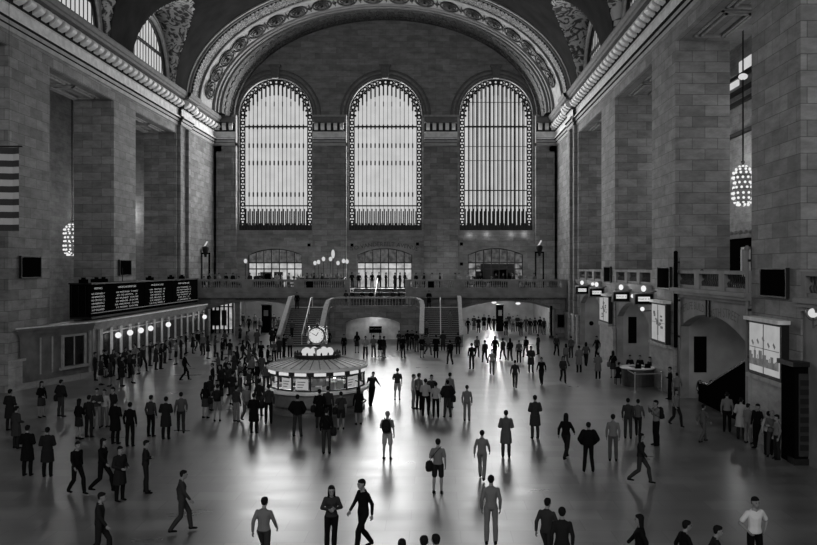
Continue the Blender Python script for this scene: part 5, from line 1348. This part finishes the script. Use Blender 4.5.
# blurred walkers in the foreground, right half
BL = 'blurred '
for a in [
 (491, 475, 1.7, 'stand', 180, 'mid', 'mid', 'ghostly mid grey standing figure near the front, right of centre'),
 (506, 410, 1.7, 'coat', 175, 'grey', 'charcoal', 'blurred dark grey figure in a long coat, middle right of the hall'),
 (535, 395, 1.74, 'coat', 190, 'charcoal', 'charcoal', 'tall blurred figure in a long dark coat right of the grey one'),
 (566, 413, 1.66, 'stride_long', 150, 'black', 'dark', 'blurred black figure walking with long hair, right half of the hall'),
 (588.5, 422, 1.66, 'puffer', 178, 'black', 'black', 'dark broad figure from behind with separate legs, right half of the hall'),
 (613, 414, 1.66, 'stand', 170, 'mid', 'grey', 'faint grey figure between the broad dark figure and the camera user'),
 (628, 398, 1.62, 'stand', 160, 'charcoal', 'charcoal', 'slim blurred dark figure just left of the person in a cap'),
 (482, 430, 1.6, 'stride', 170, 'mid', 'mid', 'faint grey walker on the bright floor right of the bare-legged person'),
 (547, 498, 1.6, 'stride', 150, 'charcoal', 'charcoal', 'blurred dark figure at the very front, right of centre'),
 (562, 507, 1.7, 'stand', 175, 'dark', 'dark', 'second blurred dark figure at the very front, right of centre'),
 (638, 399, 1.55, 'stride', 160, 'grey', 'dark', 'small blurred dark walker touching the left elbow of the person in a cap'),
 (467, 385, 1.6, 'stand', 170, 'mid', 'mid', 'faint grey figure just right of the middle huddle'),
 (685, 520, 1.6, 'stride', 100, 'black', 'black', 'dark blurred mass of a walker at the front right'),
 (640, 514, 1.6, 'stride_long', -100, 'black', 'black', 'dark blurred walker at the front below the long-haired one'),
 (716, 525, 1.6, 'stride', 80, 'dark', 'black', 'dark walker at the front just left of the white shirt'),
 (402, 538.5, 1.62, 'stand', 180, 'charcoal', 'charcoal', 'head of a small person rising at the bottom edge in the bright streak'),
 (424, 535.5, 1.7, 'stand', 170, 'mid', 'grey', 'grey-haired head at the bottom edge right of the bright streak'),
 (436, 534, 1.7, 'stand', 200, 'dark', 'dark', 'dark head and shoulders at the bottom edge right of the grey-haired head'),
 (703, 404, 1.5, 'stride', 120, 'grey', 'grey', 'faint grey blurred figure on the open floor before the escalator arch'),
]: P_(*a)
# left half, sharp and blurred
for a in [
 (41.5, 381, 1.66, 'dress', 60, 'black', 'charcoal', 'person in a black dress holding a phone near the left edge'),
 (61, 379.5, 1.7, 'puffer', 150, 'dark', 'charcoal', 'person in a dark jacket with a bag, right of the black dress', 'hair', None, 'skin', ('bag', DK, 'dark bag on the person right of the black dress near the left edge')),
 (79, 398.5, 1.62, 'dress', 150, 'black', 'dark', 'long-haired person in black, left of the tight group at the left'),
 (89, 395, 1.7, 'stand', 170, 'dark', 'dark', 'tall slim person with a bag in the tight group at the left'),
 (97, 388, 1.7, 'folded', 20, 'charcoal', 'mid', 'person in dark top facing us at the back of the tight group at left'),
 (104.5, 389, 1.62, 'stand', 0, 'light', 'mid', 'blurred person in a pale top in the tight group at the left'),
 (113, 387, 1.7, 'stand', -30, 'dark', 'black', 'person behind the tall long coat in the tight group at the left'),
 (115.5, 399, 1.74, 'coat', 165, 'black', 'black', 'tall person in a long black coat at the left of the small-headed one'),
 (130, 402, 1.7, 'stand', 180, 'black', 'black', 'person all in black from behind, legs apart, at the left group right end'),
 (151, 395, 1.68, 'stand', 165, 'charcoal', 'black', 'slim blurred dark figure between the left group and the coated pair'),
 (10, 389, 1.74, 'coat', 170, 'dark', 'dark', 'blurred dark figure at the left edge, farther one'),
 (16.5, 406, 1.6, 'coat', 150, 'charcoal', 'dark', 'blurred dark figure at the left edge, nearer one'),
 (27.5, 425, 1.66, 'coat', 180, 'black', 'black', 'broad blurred black figure low at the left edge'),
 (47.5, 427, 1.62, 'coat', 190, 'dark', 'black', 'blurred black figure beside the broad one low at the left edge'),
 (77, 441, 1.6, 'stride', 60, 'black', 'black', 'dark blurred walker below the tight group at the left'),
 (103, 438, 1.66, 'stride_long', 80, 'black', 'black', 'dark blurred walker with long hair below the tight group at the left'),
 (120, 446, 1.6, 'coat', 60, 'dark', 'black', 'dark blurred figure in a coat below the tight group at the left'),
 (146, 440, 1.6, 'folded', 110, 'dark', 'dark', 'dark blurred figure below the slim figure in the left half'),
 (100, 492, 1.6, 'stride', 100, 'dark', 'dark', 'dark blurred walker at the front left'),
 (182, 470, 1.6, 'stride', 110, 'charcoal', 'charcoal', 'dim blurred walker at the front, left of the greyish jacket'),
]:
    P_(*a[:8], **({} if len(a) < 9 else dict(hair=a[8], far=a[9], skin=a[10], add=a[11])))
# ---- crowds with a numbered place in the row
ORD = 'first second third fourth fifth sixth seventh eighth ninth tenth eleventh twelfth thirteenth fourteenth fifteenth sixteenth seventeenth eighteenth nineteenth twentieth'.split()
ORD += ['twenty-'+o for o in ORD[:9]]+['thirtieth']+['thirty-'+o for o in ORD[:9]]
ADJ = {'black': 'black-clothed', 'dark': 'dark-clothed', 'charcoal': 'charcoal-clothed', 'grey': 'grey-clothed', 'mid': 'mid grey clothed', 'light': 'pale-clothed', 'white': 'white-clothed'}
def crowd(lst, where, group, tones, poses, faces, seed, H0=1.6):
    random.seed(seed); lst = sorted(lst)
    for i, q in enumerate(lst):
        x, hy = q[0], q[1]; tp = q[2] if len(q) > 2 else random.choice(tones); ps = random.choice(poses); f = random.choice(faces)+random.uniform(-25, 25)
        P_(x, hy, H0+.16*random.random(), ps, f, tp, random.choice(['black', 'dark', 'charcoal', 'dark', 'grey']), '%s person, %s from the left %s' % (ADJ[tp], ORD[i], where), group=group)
ANY = ['stand', 'folded', 'stride', 'dress', 'coat', 'shorts', 'camera', 'stride_long', 'phone']
crowd([(95, 352), (101, 355), (106, 350), (113, 349), (119, 352), (125, 347), (130, 350), (135, 342, 'mid'), (139, 348), (143, 345), (150, 341), (156, 344), (161, 343), (165, 340), (170, 337), (176, 340, 'mid'), (181, 336), (186, 332), (193, 333), (198, 330), (110, 357), (122, 356), (133, 354), (104, 345)],
      'queuing at the ticket windows', 'people queuing at the ticket windows', ['black', 'dark', 'dark', 'charcoal'], ANY, [90, 60, 120, -90, 100], 1)
crowd([(203, 333, 'mid'), (208, 336), (215, 335), (222, 338), (230, 339), (237, 346), (243, 340), (249, 344), (254, 343), (261, 341), (268, 345), (274, 340), (279, 337), (284, 334), (290, 335, 'mid'), (225, 330), (247, 331), (257, 329), (240, 325), (272, 327), (276, 325)],
      'in the crowd below the left arch', 'people below the left arch', ['black', 'dark', 'charcoal', 'grey'], ANY, [0, 180, 90, -90, 150], 2)
crowd([(212.5, 363), (221.5, 364), (229.5, 363), (233, 371), (239.5, 361), (245, 357), (252, 355, 'mid'), (262, 353), (270, 355), (226, 357), (257, 361), (266, 362), (240, 371), (249, 368), (210, 375), (218, 352), (234, 351)],
      'in the dense crowd left of the booth', 'dense crowd left of the booth', ['black', 'dark', 'charcoal', 'charcoal', 'grey'], ANY, [180, 160, 60, -60, 120], 3)
crowd([(328.5, 329), (344, 334), (357, 331.5), (365.5, 336, 'light'), (373.5, 335, 'mid'), (380, 335.5), (384, 336), (399, 330.5), (407.5, 330), (412, 330), (416.5, 331), (422, 335), (403, 335)],
      'standing before the pale central niche', 'people before the central niche', ['black', 'dark', 'charcoal'], ['stand', 'folded', 'dress', 'stride'], [0, 180, 160, -20], 4)
crowd([(428, 333, 'mid'), (436, 335), (443, 331), (450, 340), (471.7, 343), (458, 333), (477, 336, 'grey'), (485, 340), (495, 336), (503, 338), (510, 338), (519, 340), (526, 336), (531, 346), (538, 334), (556.5, 334), (566, 343.5, 'mid'), (579, 345.5, 'mid'), (563, 356), (571, 336), (586, 342), (492, 349, 'mid')],
      'on the floor before the right arch', 'people on the floor before the right arch', ['black', 'dark', 'charcoal', 'grey'], ['stand', 'stride', 'stride_long', 'coat'], [0, 180, 20, -150], 5)
crowd([(474, 315.5), (478.5, 316.5), (484, 314.5), (489, 315), (494, 316), (509, 313.5), (513, 316, 'mid'), (517.5, 315), (526, 316.5), (530, 318), (535, 317.5), (540, 316.5), (544, 318), (468, 318), (506, 318), (521, 319)],
      'under the crowded right arch', 'people under the right arch', ['black', 'black', 'dark', 'charcoal'], ['stand', 'stride', 'coat'], [0, 180, 0], 6, 1.62)
crowd([(243, 313), (249, 316), (255, 314), (274, 314), (279, 317), (238, 318), (260, 318)], 'deep inside the left arch', 'people inside the left arch', ['dark', 'charcoal', 'mid'], ['stand', 'stride'], [0, 180], 7, 1.62)
# people on the stairs
def on(x, hy, Y, Z, H, pose_, face, top, bottom, label, group=None, hair='hair'):
    return person(PX(x, Y), Y, Z, H, pose_, face, top, bottom, hair, label, group, True)
on(297, 0, 74.0, 3.16, 1.6, 'stand', 0, 'black', 'black', 'dark person standing at the top of the stairs behind the clock')
on(292, 0, 70.1, .9, 1.6, 'stride', 0, 'grey', 'dark', 'grey person stepping off the foot of the stairs behind the clock')
on(450, 0, 71.4, 1.6, 1.6, 'stand', 20, 'mid', 'mid', 'pale person standing halfway up the stairs beside the crowded arch')
on(429, 0, 74.8, 3.3, 1.6, 'coat', 0, 'black', 'black', 'dark person at the top of the stairs beside the crowded arch')
on(426.5, 0, 70.2, .9, 1.55, 'stride', 0, 'mid', 'charcoal', 'grey person near the foot of the stairs beside the crowded arch')
random.seed(21)
for i, (x, Y, Z) in enumerate([(346, 75.4, 3.3), (352, 76.0, 3.3), (362, 75.8, 3.3), (371, 76.6, 3.3), (380, 75.7, 3.3), (393, 76.2, 3.3), (399, 75.6, 3.3)]):
    on(x, 0, Y, Z, 1.6+.1*random.random(), random.choice(['stand', 'stride', 'folded']), random.choice([0, 180, 60]), random.choice(['black', 'dark', 'charcoal']), 'dark', 'dark figure on the central landing behind the straight balustrade, %s from the left' % ORD[i], 'people on the central landing')
for i, (x, Y) in enumerate([(352, 82.3), (359, 83), (366, 82.5), (372, 83.2), (379, 82.4), (386, 83.4), (395, 82.2), (400, 82.8), (405, 83.5)]):
    on(x, 0, Y, 4.9, 1.62+.1*random.random(), random.choice(['stand', 'coat', 'folded']), random.choice([0, 180, 60]), random.choice(['black', 'dark', 'black', 'charcoal']), 'dark', 'dark silhouette in front of the bright centre door, %s from the left' % ORD[i], 'people before the centre door')
# seated people and standing people along the balcony rail
random.seed(22)
XSB = [204, 209, 215, 219, 226, 233, 239, 246, 250, 259, 262, 272, 277, 282, 289, 294, 299, 307, 314, 322, 330, 338]
XSC = [416, 424, 432, 440, 455, 459, 468, 473, 481, 491, 496, 503, 513, 520, 526, 534]
for XS, side, g in ((XSB, 'left', 'people at the left balcony tables'), (XSC, 'right', 'people at the right balcony tables')):
    for i, x in enumerate(XS):
        Y = 78.7+.8*random.random(); tp = random.choice(['black', 'dark', 'charcoal', 'mid', 'light'])
        if random.random() < .35:
            person(PX(x, Y), Y, 4.9, 1.0, 'seated', random.uniform(-90, 90), tp, 'dark', random.choice(['hair', 'hair', 'fair']), '%s person seated at the %s balcony tables, %s from the left' % (ADJ[tp], side, ORD[i]), g, True)
            t = thing('cafe_chair', 'dark cafe chair on the %s half of the balcony, under the %s seated guest' % (side, ORD[i]), 'chair', (PX(x, Y), Y, 4.9), 'balcony chairs')
            MB().box(PX(x, Y)-.2, PX(x, Y)+.2, Y-.2, Y+.2, 5.28, 5.32).build('seat', 'dark', t)
            for a, b in ((-.17, -.17), (.17, -.17), (-.17, .17), (.17, .17)): MB().box(PX(x, Y)+a-.02, PX(x, Y)+a+.02, Y+b-.02, Y+b+.02, 4.9, 5.28).build('leg', 'dark', t)
        else:
            person(PX(x, Y+.6), Y+.6, 4.9, 1.62, random.choice(['stand', 'folded', 'coat']), random.uniform(-90, 90), tp, 'dark', 'hair', '%s person standing at the %s balcony tables, %s from the left' % (ADJ[tp], side, ORD[i]), g, True)
# at the round desk
for x, Y, f, tp, l in ((618.5, 46.8, 120, 'black', 'person in black seated left of the round desk'), (630, 47.9, 0, 'black', 'dark-haired person behind the round desk, left one'), (640, 47.8, -20, 'black', 'person in black behind the round desk, middle one'), (650, 46.9, -60, 'dark', 'dark person behind the round desk next to the pier')):
    st_ = l.startswith('person in black seated')
    o = person(PX(x, Y), Y, FZ, 1.0 if st_ else 1.6, 'seated' if st_ else 'folded', f, tp, 'dark', 'hair', l, None, True)
X, Y = PX(618.5, 46.8), 46.8
t = thing('chair', 'dark chair under the person seated left of the round desk', 'chair', (X, Y, FZ)); MB().box(X-.2, X+.2, Y-.2, Y+.2, FZ+.38, FZ+.42).build('seat', 'black', t)
for a, b in ((-.17, -.17), (.17, -.17), (-.17, .17), (.17, .17)): MB().box(X+a-.02, X+a+.02, Y+b-.02, Y+b+.02, FZ, FZ+.38).build('leg', 'black', t)
# one onlooker at the right gallery
Y = yr(702)+1.2; o = person(PX(702, Y)+.0, Y, 5.88-.55, 1.6, 'folded', -90, 'white', 'dark', 'hair', 'person in a white shirt leaning on the gallery balustrade above the right arch', None, True)
# clerks inside the booth
for dx, dy, tp, l in ((-1.3, -.9, 'white', 'clerk in a white shirt behind the left panes of the booth'), (1.35, -.6, 'dark', 'clerk in dark clothes behind the right panes of the booth')):
    person(BXc+dx, BYc+dy, FZ, 1.6, 'folded', 0, tp, 'dark', 'hair', l.replace('clerk', 'person'), None, True)
